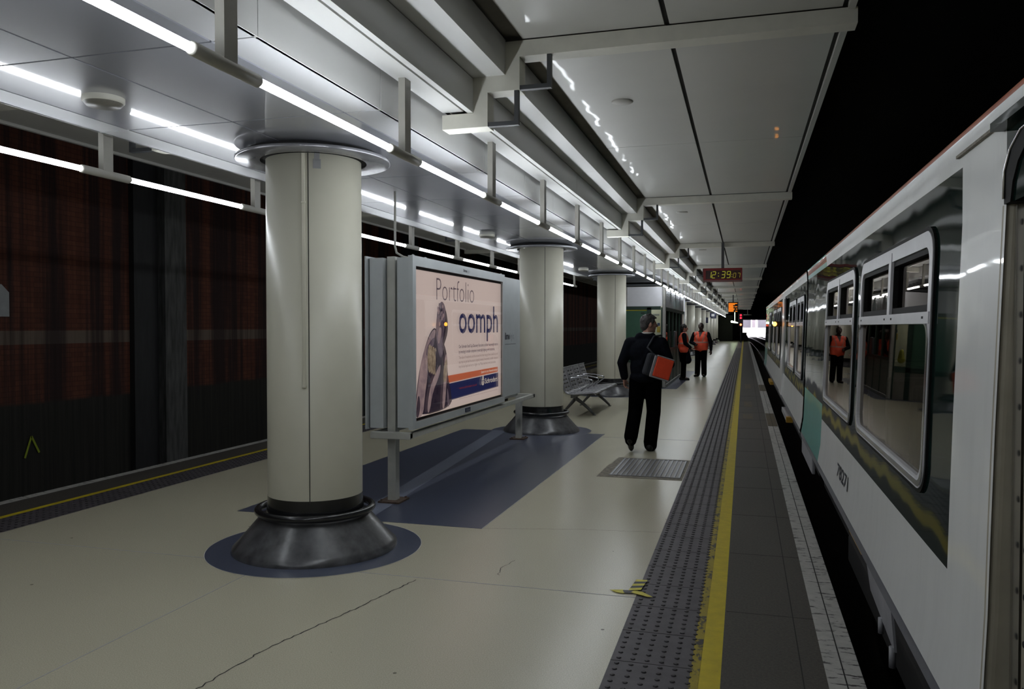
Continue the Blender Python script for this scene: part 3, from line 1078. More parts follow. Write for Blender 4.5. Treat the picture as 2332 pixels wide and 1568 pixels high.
# generic printed stone figure holding a dumbbell
pblob([(6.77, 0.77), (7.74, 0.78), (7.70, 0.95), (7.60, 1.12), (7.60, 1.3), (7.5, 1.45), (7.36, 1.5), (7.28, 1.6), (7.14, 1.55), (7.0, 1.4), (6.88, 1.22), (6.8, 1.0)], 'p_dark', 'printed_figure', 2)
pblob([(6.77, 0.77), (6.96, 0.77), (7.0, 0.95), (7.08, 1.15), (7.06, 1.3), (7.2, 1.42), (7.3, 1.57), (7.2, 1.57), (7.06, 1.46), (6.92, 1.3), (6.84, 1.08)], 'p_stone_lt', 'printed_arm', 3)
pblob([(7.0, 1.36), (7.16, 1.48), (7.28, 1.5), (7.2, 1.4), (7.1, 1.3)], 'p_stone', 'printed_shoulder', 4)
pblob([(6.78, 0.77), (6.86, 0.77), (6.9, 0.9), (6.84, 1.0)], 'p_dark', 'printed_shadow', 4)
pblob([(7.28, 1.58), (7.32, 1.40), (7.40, 1.28), (7.47, 1.32), (7.5, 1.42), (7.58, 1.5), (7.615, 1.6), (7.58, 1.72), (7.5, 1.84), (7.4, 1.845), (7.32, 1.75), (7.3, 1.66)], 'p_stone', 'printed_head', 5)
pblob([(7.5, 1.42), (7.58, 1.5), (7.615, 1.58), (7.6, 1.68), (7.54, 1.79), (7.53, 1.64), (7.49, 1.54), (7.46, 1.36)], 'p_dark', 'printed_shadow', 6)
rnd = random.Random(3)
for k in range(16):
    y, z = 7.33 + 0.19 * rnd.random(), 1.62 + 0.19 * rnd.random()
    w = 0.014 + 0.012 * rnd.random()
    pblob([(y - w, z - w), (y + w, z - w * 0.6), (y + w * 0.7, z + w), (y - w * 0.8, z + w * 0.8)], 'p_stone_lt' if k % 3 else 'p_dark', 'printed_curl', 6, 1)
pblob([(7.34, 1.42), (7.4, 1.46), (7.44, 1.58), (7.38, 1.6), (7.33, 1.52)], 'p_stone_lt', 'printed_cheek', 6)
pblob([(7.06, 0.79), (7.12, 0.79), (7.2, 0.98), (7.38, 1.12), (7.42, 1.24), (7.34, 1.2), (7.16, 1.06), (7.08, 0.92)], 'p_stone_lt', 'printed_forearm', 5)
pblob([(7.44, 0.79), (7.52, 0.79), (7.56, 1.0), (7.6, 1.18), (7.58, 1.34), (7.52, 1.3), (7.5, 1.1)], 'p_stone_lt', 'printed_arm', 5)
pblob([(7.6, 0.79), (7.66, 0.8), (7.62, 0.95), (7.58, 1.0)], 'p_stone', 'printed_fold', 5)
for i in range(4):
    y = 7.12 + 0.045 * i
    z = 1.31 - 0.012 * i
    pblob([(y - 0.04, z - 0.12), (y + 0.02, z - 0.16), (y + 0.045, z), (y + 0.03, z + 0.13), (y - 0.03, z + 0.11), (y - 0.055, z)], 'p_metal', 'printed_dumbbell', 6 + 2 * i)
    pblob([(y + 0.0, z - 0.12), (y + 0.03, z - 0.13), (y + 0.045, z), (y + 0.03, z + 0.1), (y + 0.005, z + 0.08), (y + 0.02, z)], 'p_dark', 'printed_shadow', 7 + 2 * i)
pblob([(7.47, 1.06), (7.55, 1.04), (7.6, 1.16), (7.58, 1.3), (7.5, 1.22)], 'p_metal', 'printed_dumbbell', 6)
LAY[0] = 3
text_mesh('headline_text', 'Portfolio', 7.303, 1.855, 0.226, 'p_thin', poster, pf, 8.43 - 7.303, -0.018)
text_mesh('headline_text', 'oomph', 7.939, 1.535, 0.305, 'p_navy', poster, pf, 9.325 - 7.939, 0.012)
for i, (tx, z, w) in enumerate((('Our Schroder Small Cap Discovery Fund aims to deliver heavyweight returns', 1.375, 1.383), ('by investing in smaller companies in potentially higher growth economies.', 1.32, 1.26))):
    text_mesh('body_text', tx, 7.937, z, 0.034, 'p_thin', poster, pf, w, 0.012)
for i, (tx, w) in enumerate((('The value of investments and the income from them may go down as well as up and', 1.38), ('you may not get back the amount originally invested. Investments in smaller companies', 1.38), ('may be less liquid and carry a higher risk. Please see the current documents.', 1.3))):
    text_mesh('small_text', tx, 7.937, 1.262 - 0.047 * i, 0.03, 'p_grey', poster, pf, w, 0.008)
text_mesh('band_text', 'Speak to your financial adviser', 9.30, 1.072, 0.028, 'p_white', poster, pf, 0.62, 0.01, 0, True)
text_mesh('web_text', 'www.schroders.co.uk', 7.95, 0.945, 0.024, 'p_red', poster, pf, 0.58, 0.02)
text_mesh('brand_text', 'Schroders', 8.82, 0.946, 0.06, 'p_white', poster, pf, 0.485, 0.012)
text_mesh('footnote_text', 'Issued by Schroder Investments. Please remember that past performance is not a guide to the future.', 7.95, 0.84, 0.012, 'p_grey', poster, pf, 1.36)
pblob([(8.7, 0.935), (8.78, 0.93), (8.795, 0.98), (8.77, 1.03), (8.75, 1.05), (8.72, 1.03), (8.695, 0.985)], 'p_white', 'crest', 3, 1)
for y in (8.718, 8.745, 8.772):
    ppoly([(y - 0.004, 0.95), (y + 0.004, 0.95), (y + 0.003, 1.02), (y - 0.003, 1.02)], 'p_navy', 'crest_mark', 4)
ppoly([(8.7, 0.98), (8.79, 0.98), (8.79, 0.986), (8.7, 0.986)], 'p_navy', 'crest_mark', 4)
sf = lambda y, z: (-2.8585 - ox, y - oy, z)
text_mesh('panel_text', 'lime', 9.63, 1.44, 0.085, 'dark_text', side, sf, 0.2, 0.03)
text_mesh('panel_text', 'light', 9.84, 1.44, 0.085, 'grey_text', side, sf, 0.2, -0.005)
mb = B(MB(), -2.8605, -2.8585, 9.63, 10.12, 1.375, 1.38)
mb.build('rule', 'dark_text', side)
ff = lambda y, z: (-2.8385 - ox, y - oy, z)
text_mesh('frame_text', 'lime', 8.03, 2.175, 0.03, 'dark_text', frame, ff, 0.11, 0.03)
text_mesh('frame_text', 'light', 8.145, 2.175, 0.03, 'grey_text', frame, ff, 0.1, -0.005)
mb = B(MB(), -2.8405, -2.834, 8.08, 8.24, 0.69, 0.735, 0.006)
badge = mb.build('badge', 'sign_blue', frame)
text_mesh('badge_text', 'JCDecaux', 8.095, 0.705, 0.018, 'grey_text', badge, lambda y, z: (-2.8335 - ox, y - oy, z), 0.13, 0.01)
for y in (6.8, 11.08):
    mb = B(MB(), -3.125, -3.045, y - 0.045, y + 0.045, 0.0, 2.235 if y < 8 else 0.62, 0.004)
    p = mb.build('post', 'post', t)
    mb = B(MB(), -3.19, -2.98, y - 0.12, y + 0.12, 0.0, 0.018, 0.003)
    for q in (-1, 1):
        mb.lathe([(0.012, 0.018), (0.012, 0.03), (0.001, 0.032)], 8, (-3.085 + 0.08 * q - ox, y - oy + 0.09 * q))
    mb.build('base_plate', 'rust', p)
mb = B(MB(), -2.91, -2.86, 6.66, 11.12, 0.595, 0.645, 0.004)
B(mb, -3.25, -3.2, 6.66, 11.12, 0.595, 0.645, 0.004)
B(mb, -3.25, -2.86, 6.655, 6.72, 0.59, 0.65, 0.004)
B(mb, -3.25, -2.86, 11.05, 11.13, 0.595, 0.645, 0.004)
mb.build('support_rail', 'post', t)
mb = B(MB(), -2.98, -2.93, 9.9, 10.0, 0.645, 0.70)
B(mb, -2.98, -2.93, 7.2, 7.3, 0.645, 0.70)
mb.build('mounting_block', 'rust', t)
mb = MB()
for y in (6.95, 7.25, 9.75):
    n = 12
    mb.tube([(-2.95 - ox, y - oy + 0.045 * math.cos(PI * k / n), 2.22 + 0.04 * math.sin(PI * k / n)) for k in range(n + 1)], 0.008, 8)
mb.build('lifting_eye', 'board', t)
mb = MB()
mb.tube([(-3.1, 6.885, ZS), (-3.1, 6.882, 2.5), (-3.1, 6.88, 2.34), (-3.09, 6.89, 2.28), (-3.04, 6.93, 2.245), (-2.99, 6.98, 2.235)], 0.011, 8)
tag(mb.build('power_cable', 'fixture'), 'grey cable hanging from the soffit to the top of the poster lightbox', 'cable')

# ------------------------------------------------------------------ bench
t = thing('bench', 'silver perforated four seat metal bench beside the second column', 'bench', (-2.8, 15.25, 0))
def bench_prof():
    P = []
    back = [(-0.38, 0.86), (-0.40, 0.845), (-0.385, 0.80), (-0.30, 0.54), (-0.26, 0.44), (-0.2, 0.405), (-0.1, 0.40), (0.12, 0.42), (0.26, 0.435), (0.29, 0.425), (0.30, 0.405)]
    return back
W = 0.565
for i in range(4):
    ya = -1.22 + i * 0.61
    mb = MB()
    P = bench_prof()
    # slotted sheet: strips along y between slots
    fine = []
    for (a, bq) in zip(P, P[1:]):
        n = max(1, int(math.hypot(bq[0] - a[0], bq[1] - a[1]) / 0.022))
        for k in range(n):
            fine.append((a[0] + (bq[0] - a[0]) * k / n, a[1] + (bq[1] - a[1]) * k / n))
    fine.append(P[-1])
    ycuts = [ya, ya + 0.10, ya + 0.255, ya + 0.31, ya + 0.465, ya + W]
    grid = [[mb.bm.verts.new((x, y, z)) for y in ycuts] for x, z in fine]
    for r in range(len(fine) - 1):
        for c in range(5):
            slot = c in (1, 3) and r % 3 == 1 and 2 < r < len(fine) - 4
            if not slot:
                mb.bm.faces.new((grid[r][c], grid[r][c + 1], grid[r + 1][c + 1], grid[r + 1][c]))
    for f in mb.bm.faces:
        f.smooth = True
    o = mb.build('seat', 'bench', t)
    sd = o.modifiers.new('thick', 'SOLIDIFY')
    sd.thickness = 0.014
    # rib at each side of the seat
    for yy in (ya, ya + W):
        mb = MB()
        mb.tube([(x, yy, z - 0.004) for x, z in fine[::2]], 0.011, 6)
        mb.build('seat_rib', 'bench', o)
for yy in (-0.632, -0.022, 0.588):
    mb = MB()
    pts = [(-0.33, yy, 0.62), (-0.3, yy, 0.645), (-0.2, yy, 0.66), (-0.05, yy, 0.655), (0.1, yy, 0.625), (0.14, yy, 0.605), (0.13, yy, 0.58), (0.0, yy, 0.48), (-0.08, yy, 0.42)]
    mb.tube(pts, 0.013, 8)
    mb.build('armrest', 'chrome', t)
mb = MB()
mb.box(-0.16, -0.09, -1.2, 1.2, 0.33, 0.39, 0.01)
mb.build('beam', 'bench_leg', t)
for yy in (-0.85, 0.9):
    mb = MB()
    mb.tube([(-0.12, yy, 0.40), (-0.14, yy, 0.30), (-0.02, yy, 0.22), (0.12, yy, 0.1), (0.2, yy, 0.02)], [0.03, 0.04, 0.032, 0.026, 0.02], 8)
    mb.tube([(-0.14, yy, 0.30), (-0.24, yy, 0.18), (-0.38, yy, 0.02)], [0.036, 0.028, 0.02], 8)
    mb.tube([(-0.2, yy, 0.36), (0.22, yy, 0.405)], 0.02, 8)
    mb.lathe([(0.001, 0.0), (0.028, 0.0), (0.028, 0.02), (0.001, 0.022)], 10, (0.205, yy))
    mb.lathe([(0.001, 0.0), (0.028, 0.0), (0.028, 0.02), (0.001, 0.022)], 10, (-0.385, yy))
    mb.build('leg', 'bench_leg', t)

# ------------------------------------------------------------------ floor grate and hazard tape
t = thing('drain_grate', 'ribbed metal access cover set in the floor behind the walking man', 'grate', (-1.05, 9.18, 0))
mb = MB()
mb.prism([(-0.46, -0.66, 0), (0.435, -0.66, 0), (0.435, 0.66, 0), (-0.42, 0.66, 0), (-0.43, 0.2, 0), (-0.455, 0.05, 0)], (0, 0, 0.0025))
mb.build('mortar_bed', 'mortar', t)
mb = MB()
mb.box(-0.345, 0.41, -0.56, 0.56, 0.001, 0.005)
mb.build('cover_plate', 'k_grey', t)
mb = MB()
for k in range(15):
    x = -0.335 + k * 0.0515
    mb.box(x, x + 0.022, -0.545, 0.545, 0.004, 0.010, 0.002)
for y in (-0.555, 0.545):
    mb.box(-0.345, 0.41, y, y + 0.012, 0.004, 0.010)
mb.build('rib', 'grate', t)['kind'] = 'stuff'
t = thing('hazard_tape', 'torn yellow and black hazard tape stuck on the edge of the tactile strip', 'tape', (-0.63, 4.95, 0))
mb = MB()
ox2, oy2 = -0.63, 4.95
def tp(pts, z=0.004):
    mb.poly([(x - ox2, y - oy2, z) for x, y in pts])
T1 = [(-0.665, 4.86), (-0.595, 4.88), (-0.575, 5.09), (-0.645, 5.085)]
def lerp2(a, b, t_):
    return (a[0] + (b[0] - a[0]) * t_, a[1] + (b[1] - a[1]) * t_)
for i in range(5):
    f0, f1 = i / 5, (i + 1) / 5
    mb.mat(i % 2)
    tp([lerp2(T1[0], T1[3], f0), lerp2(T1[1], T1[2], min(1, f0 + 0.06)), lerp2(T1[1], T1[2], min(1, f1 + 0.06)), lerp2(T1[0], T1[3], f1)], 0.0065)
mb.mat(0)
tp([(-0.775, 4.845), (-0.70, 4.87), (-0.66, 4.83), (-0.69, 4.80), (-0.73, 4.81)], 0.0042)
tp([(-0.63, 4.86), (-0.58, 4.85), (-0.51, 4.775), (-0.54, 4.77), (-0.60, 4.80), (-0.645, 4.825)], 0.0068)
mb.mat(1)
tp([(-0.70, 4.86), (-0.645, 4.87), (-0.63, 4.815), (-0.685, 4.812)], 0.0045)
o = mb.build('tape_strip', ['tape_y', 'tape_k'], t, fix=False)
o.modifiers.new('thick', 'SOLIDIFY').thickness = 0.0015

# ------------------------------------------------------------------ kiosk
kx0, kx1 = -3.6, -1.985
t = thing('staff_kiosk', 'platform staff kiosk with white fascia and dark green window frames', 'kiosk', ((kx0 + kx1) / 2, 24.87, 0))
kox, koy = (kx0 + kx1) / 2, 24.87
def K(x0, x1, y0, y1, z0, z1, name, mat, par=None, bev=0.0):
    return MB().box(x0 - kox, x1 - kox, y0 - koy, y1 - koy, z0, z1, bev).build(name, mat, par or t)
K(kx0, kx1, KY0 + 0.03, KY0 + 0.08, 2.13, 2.64, 'front_fascia', 'k_panel')
K(-3.08, -2.98, KY0 + 0.0, KY0 + 0.03, 2.13, 2.64, 'fascia_strip', 'k_alu')
mb = MB()
a0, n = KY0 + 0.12, 16
pts = []
for k in range(n * 6 + 1):
    ph = k / 6
    pts.append((kx1 - 0.04 + 0.03 * math.sin(2 * PI * ph) - kox, a0 + ph * 0.425 - koy))
for (p, q) in zip(pts, pts[1:]):
    mb.prism([(p[0], p[1], 2.1), (q[0], q[1], 2.1), (q[0], q[1], 2.66), (p[0], p[1], 2.66)], (-0.03, 0, 0))
mb.build('side_fascia', 'k_metal', t)
K(kx0, kx1 - 0.06, KY0 + 0.1, KY1, 2.66, 2.72, 'roof', 'steel_dark')
K(kx0, kx1 - 0.3, KY0 + 0.2, KY1, 2.60, 2.64, 'inner_ceiling', 'k_inside')
K(kx0 + 0.3, kx1 - 0.3, 22.2, 27.5, 2.585, 2.598, 'ceiling_light', 'k_lamp')
K(kx1 - 0.075, kx1 + 0.01, KY0 - 0.01, KY0 + 0.1, 0.0, 2.64, 'corner_post', 'k_alu', None, 0.02)
K(kx0, kx0 + 0.06, KY0, KY1, 0.0, 2.6, 'left_wall', 'k_inside')
K(kx0, kx1, KY1 - 0.06, KY1, 0.0, 2.6, 'rear_wall', 'k_inside')
K(kx1 - 0.02, kx1 + 0.02, KY1 - 0.15, KY1 + 0.02, 0.0, 2.6, 'rear_post', 'k_panel')
# front
K(kx0, kx1 - 0.12, KY0, KY0 + 0.06, 2.04, 2.13, 'frame_rail', 'k_green')
K(kx0, kx1 - 0.12, KY0, KY0 + 0.06, 0.66, 0.78, 'frame_rail', 'k_green')
for xa, xb in ((-2.46, -2.35), (-2.095, -2.06), (-3.45, -3.38)):
    K(xa, xb, KY0, KY0 + 0.06, 0.0, 2.1, 'frame_post', 'k_green')
K(-3.38, -2.46, KY0 + 0.03, KY0 + 0.05, 0.78, 2.03, 'blind', 'k_blind')
K(-3.38, -2.46, KY0 + 0.025, KY0 + 0.03, 2.015, 2.04, 'blind_rail', 'tape_y')
K(-2.62, -2.52, KY0 + 0.02, KY0 + 0.03, 1.94, 1.965, 'latch', 'black')
K(-2.35, -2.095, KY0 + 0.03, KY0 + 0.035, 0.78, 2.05, 'window_pane', 'glass')
K(-2.36, -2.09, KY0, KY0 + 0.05, 0.78, 0.80, 'sill', 'k_green')
K(kx0, kx1 - 0.12, KY0 + 0.02, KY0 + 0.05, 0.0, 0.66, 'lower_panel', 'k_grey')
# right side: dark windows above grey panels
ys = [KY0 + 0.13, KY0 + 1.3, KY0 + 2.45, KY0 + 3.7, KY0 + 5.0, KY1 - 0.15]
K(kx1 - 0.05, kx1, KY0 + 0.1, KY1 - 0.1, 2.02, 2.11, 'frame_rail', 'k_green')
K(kx1 - 0.05, kx1, KY0 + 0.1, KY1 - 0.1, 0.92, 1.0, 'frame_rail', 'k_green')
for a, bq in zip(ys, ys[1:]):
    K(kx1 - 0.05, kx1, a, a + 0.12, 0.0, 2.1, 'frame_post', 'k_green')
    K(kx1 - 0.035, kx1 - 0.03, a + 0.12, bq, 1.0, 2.02, 'window_pane', 'train_glass')
    K(kx1 - 0.04, kx1 - 0.01, a + 0.12, bq, 0.08, 0.92, 'lower_panel', 'k_grey')
K(kx1 - 0.02, kx1 + 0.02, KY0 + 0.1, KY1, 0.0, 0.08, 'kick_strip', 'k_alu')
K(kx0 + 0.06, kx1 - 0.1, KY0 + 0.08, KY1 - 0.1, 0.0, 0.02, 'inner_floor', 'k_grey')
K(kx1 - 0.9, kx1 - 0.86, KY0 + 1.6, KY1 - 0.4, 0.0, 2.58, 'partition', 'k_green')
# wall inside the front room carrying the notices
K(-3.0, -2.12, KY0 + 1.2, KY0 + 1.24, 0.02, 2.58, 'inner_wall', 'k_inside')
def notice(x0, x1, y, z0, z1, mat, label):
    mb = MB()
    mb.box(x0, x1, y - 0.004, y, z0, z1)
    return tag(mb.build('notice', mat), label, 'notice')
ny = KY0 + 1.2
notice(-2.31, -2.24, ny, 1.62, 1.70, 'blue', 'small blue notice on the inner wall seen through the kiosk window')
notice(-2.32, -2.235, ny, 1.44, 1.6, 'yellow_paper', 'small yellow notice under the blue one inside the kiosk')
notice(-2.44, -2.26, ny, 1.9, 1.945, 'grey_text', 'pale grey strip notice high inside the kiosk window')
notice(-2.44, -2.36, ny, 1.12, 1.28, 'paper', 'white sheet low inside the kiosk window')
mb = MB()
mb.capsule((-2.36, KY0 + 0.7, 0.95), (-2.36, KY0 + 0.7, 1.16), 0.09, 0.05)
tag(mb.build('hanging_vest', 'tape_y'), 'yellow garment hanging low inside the kiosk window', 'vest')
t = MB()
t.box(kx1 + 0.0, kx1 + 0.05, 23.9, 24.42, 1.0, 1.46, 0.01)
t.box(kx1 + 0.05, kx1 + 0.056, 23.95, 24.37, 1.06, 1.4)
tag(t.build('wall_box', 'steel_dark'), 'grey box on the kiosk side wall behind the woman in the orange vest', 'box')
mb = MB()
mb.box(-3.6, -2.12, 19.6, KY0 - 0.02, 2.78, 2.842)
for k in range(4):
    mb.box(-3.6, -2.12, 19.8 + k * 0.4, 19.86 + k * 0.4, 2.74, 2.78)
tag(mb.build('cable_tray', 'steel_dark'), 'dark slatted tray under the soffit just before the kiosk', 'cable tray')

# ------------------------------------------------------------------ clock and train indicator
t = thing('digital_clock', 'red cased digital platform clock showing 12:39 hanging from the right canopy', 'clock', (-0.475, 18.7, 0))
mb = MB()
mb.ring([(-0.42, -0.08, 2.60), (0.42, -0.08, 2.60), (0.42, -0.08, 2.9), (-0.42, -0.08, 2.9)], [(-0.365, -0.08, 2.66), (0.385, -0.08, 2.66), (0.385, -0.08, 2.85), (-0.365, -0.08, 2.85)], (0, 0.03, 0))
mb.box(-0.42, 0.42, -0.05, 0.1, 2.60, 2.9, 0.008)
mb.build('case', 'clock_red', t)
mb = MB()
mb.box(-0.365, 0.385, -0.056, -0.05, 2.66, 2.85)
face = mb.build('face', 'clock_face', t)
mb = MB()
mb.box(-0.415, 0.415, -0.085, -0.08, 2.604, 2.632)
mb.build('lower_strip', 'clock_pink', t)
SEG = {'1': 'bc', '2': 'abged', '3': 'abgcd', '9': 'abcdfg', '0': 'abcdef', '7': 'abc'}
def digit(ch, x, z, w, h, th, mat, nm):
    mb = MB()
    sl = 0.12
    def seg(x0, z0, x1, z1):
        def P(px, pz):
            return (x + px * w + pz * h * sl, -0.0575, z + pz * h)
        d = Vector((x1 - x0, z1 - z0)).normalized()
        nx, nz = -d.y * th / w / 2, d.x * th / h / 2
        gx, gz = d.x * 0.05, d.y * 0.03
        mb.prism([P(x0 + gx - nx, z0 + gz - nz), P(x1 - gx - nx, z1 - gz - nz), P(x1 - gx + nx, z1 - gz + nz), P(x0 + gx + nx, z0 + gz + nz)], (0, -0.002, 0))
    S7 = {'a': (0, 1, 1, 1), 'b': (1, 1, 1, .5), 'c': (1, .5, 1, 0), 'd': (0, 0, 1, 0), 'e': (0, 0, 0, .5), 'f': (0, .5, 0, 1), 'g': (0, .5, 1, .5)}
    for s in SEG[ch]:
        seg(*S7[s])
    mb.build(nm, mat, face)
for ch, x in (('1', -0.33), ('2', -0.235), ('3', -0.03), ('9', 0.085)):
    digit(ch, x, 2.685, 0.07, 0.14, 0.014, 'digit', 'digit')
for ch, x in (('0', 0.225), ('7', 0.315)):
    digit(ch, x, 2.685, 0.05, 0.1, 0.013, 'digit_dim', 'digit')
for xs, zs, mt in ((-0.1, (2.715, 2.78), 'digit'), (0.19, (2.7, 2.75), 'digit_dim')):
    mb = MB()
    for z in zs:
        mb.box(xs, xs + 0.018, -0.06, -0.056, z, z + 0.018)
    mb.build('colon', mt, face)
mb = MB()
mb.box(-0.03, 0.03, -0.02, 0.04, 2.9, 3.47)
mb.build('hanging_post', 'steel_dark', t)

t = thing('departure_screen', 'small orange departure screen hanging over the platform beyond the clock', 'screen', (-0.66, 50, 0))
mb = MB()
mb.box(-0.29, 0.29, 0, 0.18, 2.45, 3.06, 0.01)
mb.build('case', 'black', t)
mb = MB()
rnd = random.Random(7)
for r in range(8):
    z = 3.0 - r * 0.066
    w1 = (0.42, 0.36, 0.26, 0.3, 0.27, 0.35, 0.3, 0.28)[r]
    mb.box(-0.26, -0.26 + w1, -0.004, 0, z - 0.055, z)
    if r in (0, 3, 5, 7):
        mb.box(0.08 + 0.04 * (r % 3), 0.24, -0.004, 0, z - 0.05, z - 0.005)
mb.build('lit_rows', 'led', t)
mb = MB()
mb.box(-0.03, 0.03, 0.06, 0.12, 3.06, 3.5)
mb.build('hanging_post', 'steel_dark', t)

# far signs, box, signals
t = thing('hanging_sign', 'dark blue hanging sign beside the far light row, nearer of the two', 'sign', (-2.2, 60, 0), 0, 'far hanging signs')
mb = MB()
mb.box(-0.2, 0.2, 0, 0.08, 2.26, 2.56)
mb.build('sign_case', 'sign_blue', t)
mb = MB()
mb.box(-0.1, 0.12, -0.004, 0, 2.33, 2.5)
mb.build('sign_face', 'paper', t)
mb = MB()
mb.box(-0.02, 0.02, 0.02, 0.06, 2.56, ZS)
mb.build('hanging_post', 'steel_dark', t)
dup(t, (-2.42, 68, 0), 'dark blue hanging sign beside the far light row, farther of the two')
mb = MB()
mb.box(-2.66, -2.5, 59.4, 59.46, 1.85, 2.25)
tag(mb.build('column_sign', 'sign_blue'), 'small blue sign low on a far column right of the man in the vest', 'sign')
mb = MB()
mb.box(-2.9, -1.25, 91.0, 94.5, 0.0, 2.78)
mb.box(-2.6, -1.6, 90.96, 91.0, 0.05, 2.1)
mb.box(-2.95, -1.2, 90.9, 94.6, 2.72, 2.83)
tag(mb.build('platform_cabin', 'void'), 'black cabin at the far end of the light row', 'cabin')
t = thing('railway_signal', 'railway signal showing red lights at the far platform end', 'signal', (-0.36, 84, 0))
mb = MB()
mb.box(-0.05, 0.05, 0.1, 0.2, 0.0, 2.9)
mb.build('mast', 'black', t)
mb = MB()
mb.box(-0.22, 0.22, 0, 0.1, 1.6, 2.9, 0.02)
mb.build('signal_head', 'black', t)
for z, mt in ((2.73, 'red_lamp'), (2.46, 'red_lamp'), (1.79, 'red_lamp_hot')):
    mb = MB()
    mb.ell((0, -0.02, z), (0.1, 0.05, 0.1))
    mb.build('lens', mt, t)
mb = MB()
mb.capsule((-1.3, 89, 2.12), (-0.72, 89.5, 2.0), 0.11, 0.05)
mb.box(-1.02, -0.98, 89.2, 89.25, 2.05, 3.49)
tag(mb.build('pale_lamp', 'lamp_pale'), 'pale green lit lamp left of the red signals', 'light')
mb = MB()
mb.tube([(-0.1, 88, 2.82), (0.7, 88, 2.82)], 0.04, 8)
mb.box(0.28, 0.32, 87.98, 88.02, 2.82, 3.5)
tag(mb.build('pale_bar', 'brass'), 'thin pale bar under the canopy end beside the red signal', 'bar')

# ------------------------------------------------------------------ the train
PROF = [(0.29, 0.655), (0.343, 0.66), (0.5, 0.685), (0.742, 0.695), (0.985, 0.70), (1.3, 0.708), (1.6, 0.718), (1.955, 0.73), (2.155, 0.729), (2.2, 0.727), (2.255, 0.7212), (2.266, 0.7155), (2.33, 0.80), (2.45, 1.05), (2.56, 1.45), (2.6, 2.1)]
def bodyx(z):
    for (za, xa), (zb, xb) in zip(PROF, PROF[1:]):
        if za <= z <= zb:
            return xa + (xb - xa) * (z - za) / (zb - za)
    return PROF[0][1]
def rrect(y0, y1, z0, z1, r, n=6):
    out = []
    for (cy, cz, a0) in ((y1 - r, z1 - r, 0), (y0 + r, z1 - r, 90), (y0 + r, z0 + r, 180), (y1 - r, z0 + r, 270)):
        for k in range(n + 1):
            a = math.radians(a0 + 90 * k / n)
            out.append((cy + r * math.cos(a), cz + r * math.sin(a)))
    return out
def on(p, d):
    return (bodyx(p[1]) - d, p[0], p[1])

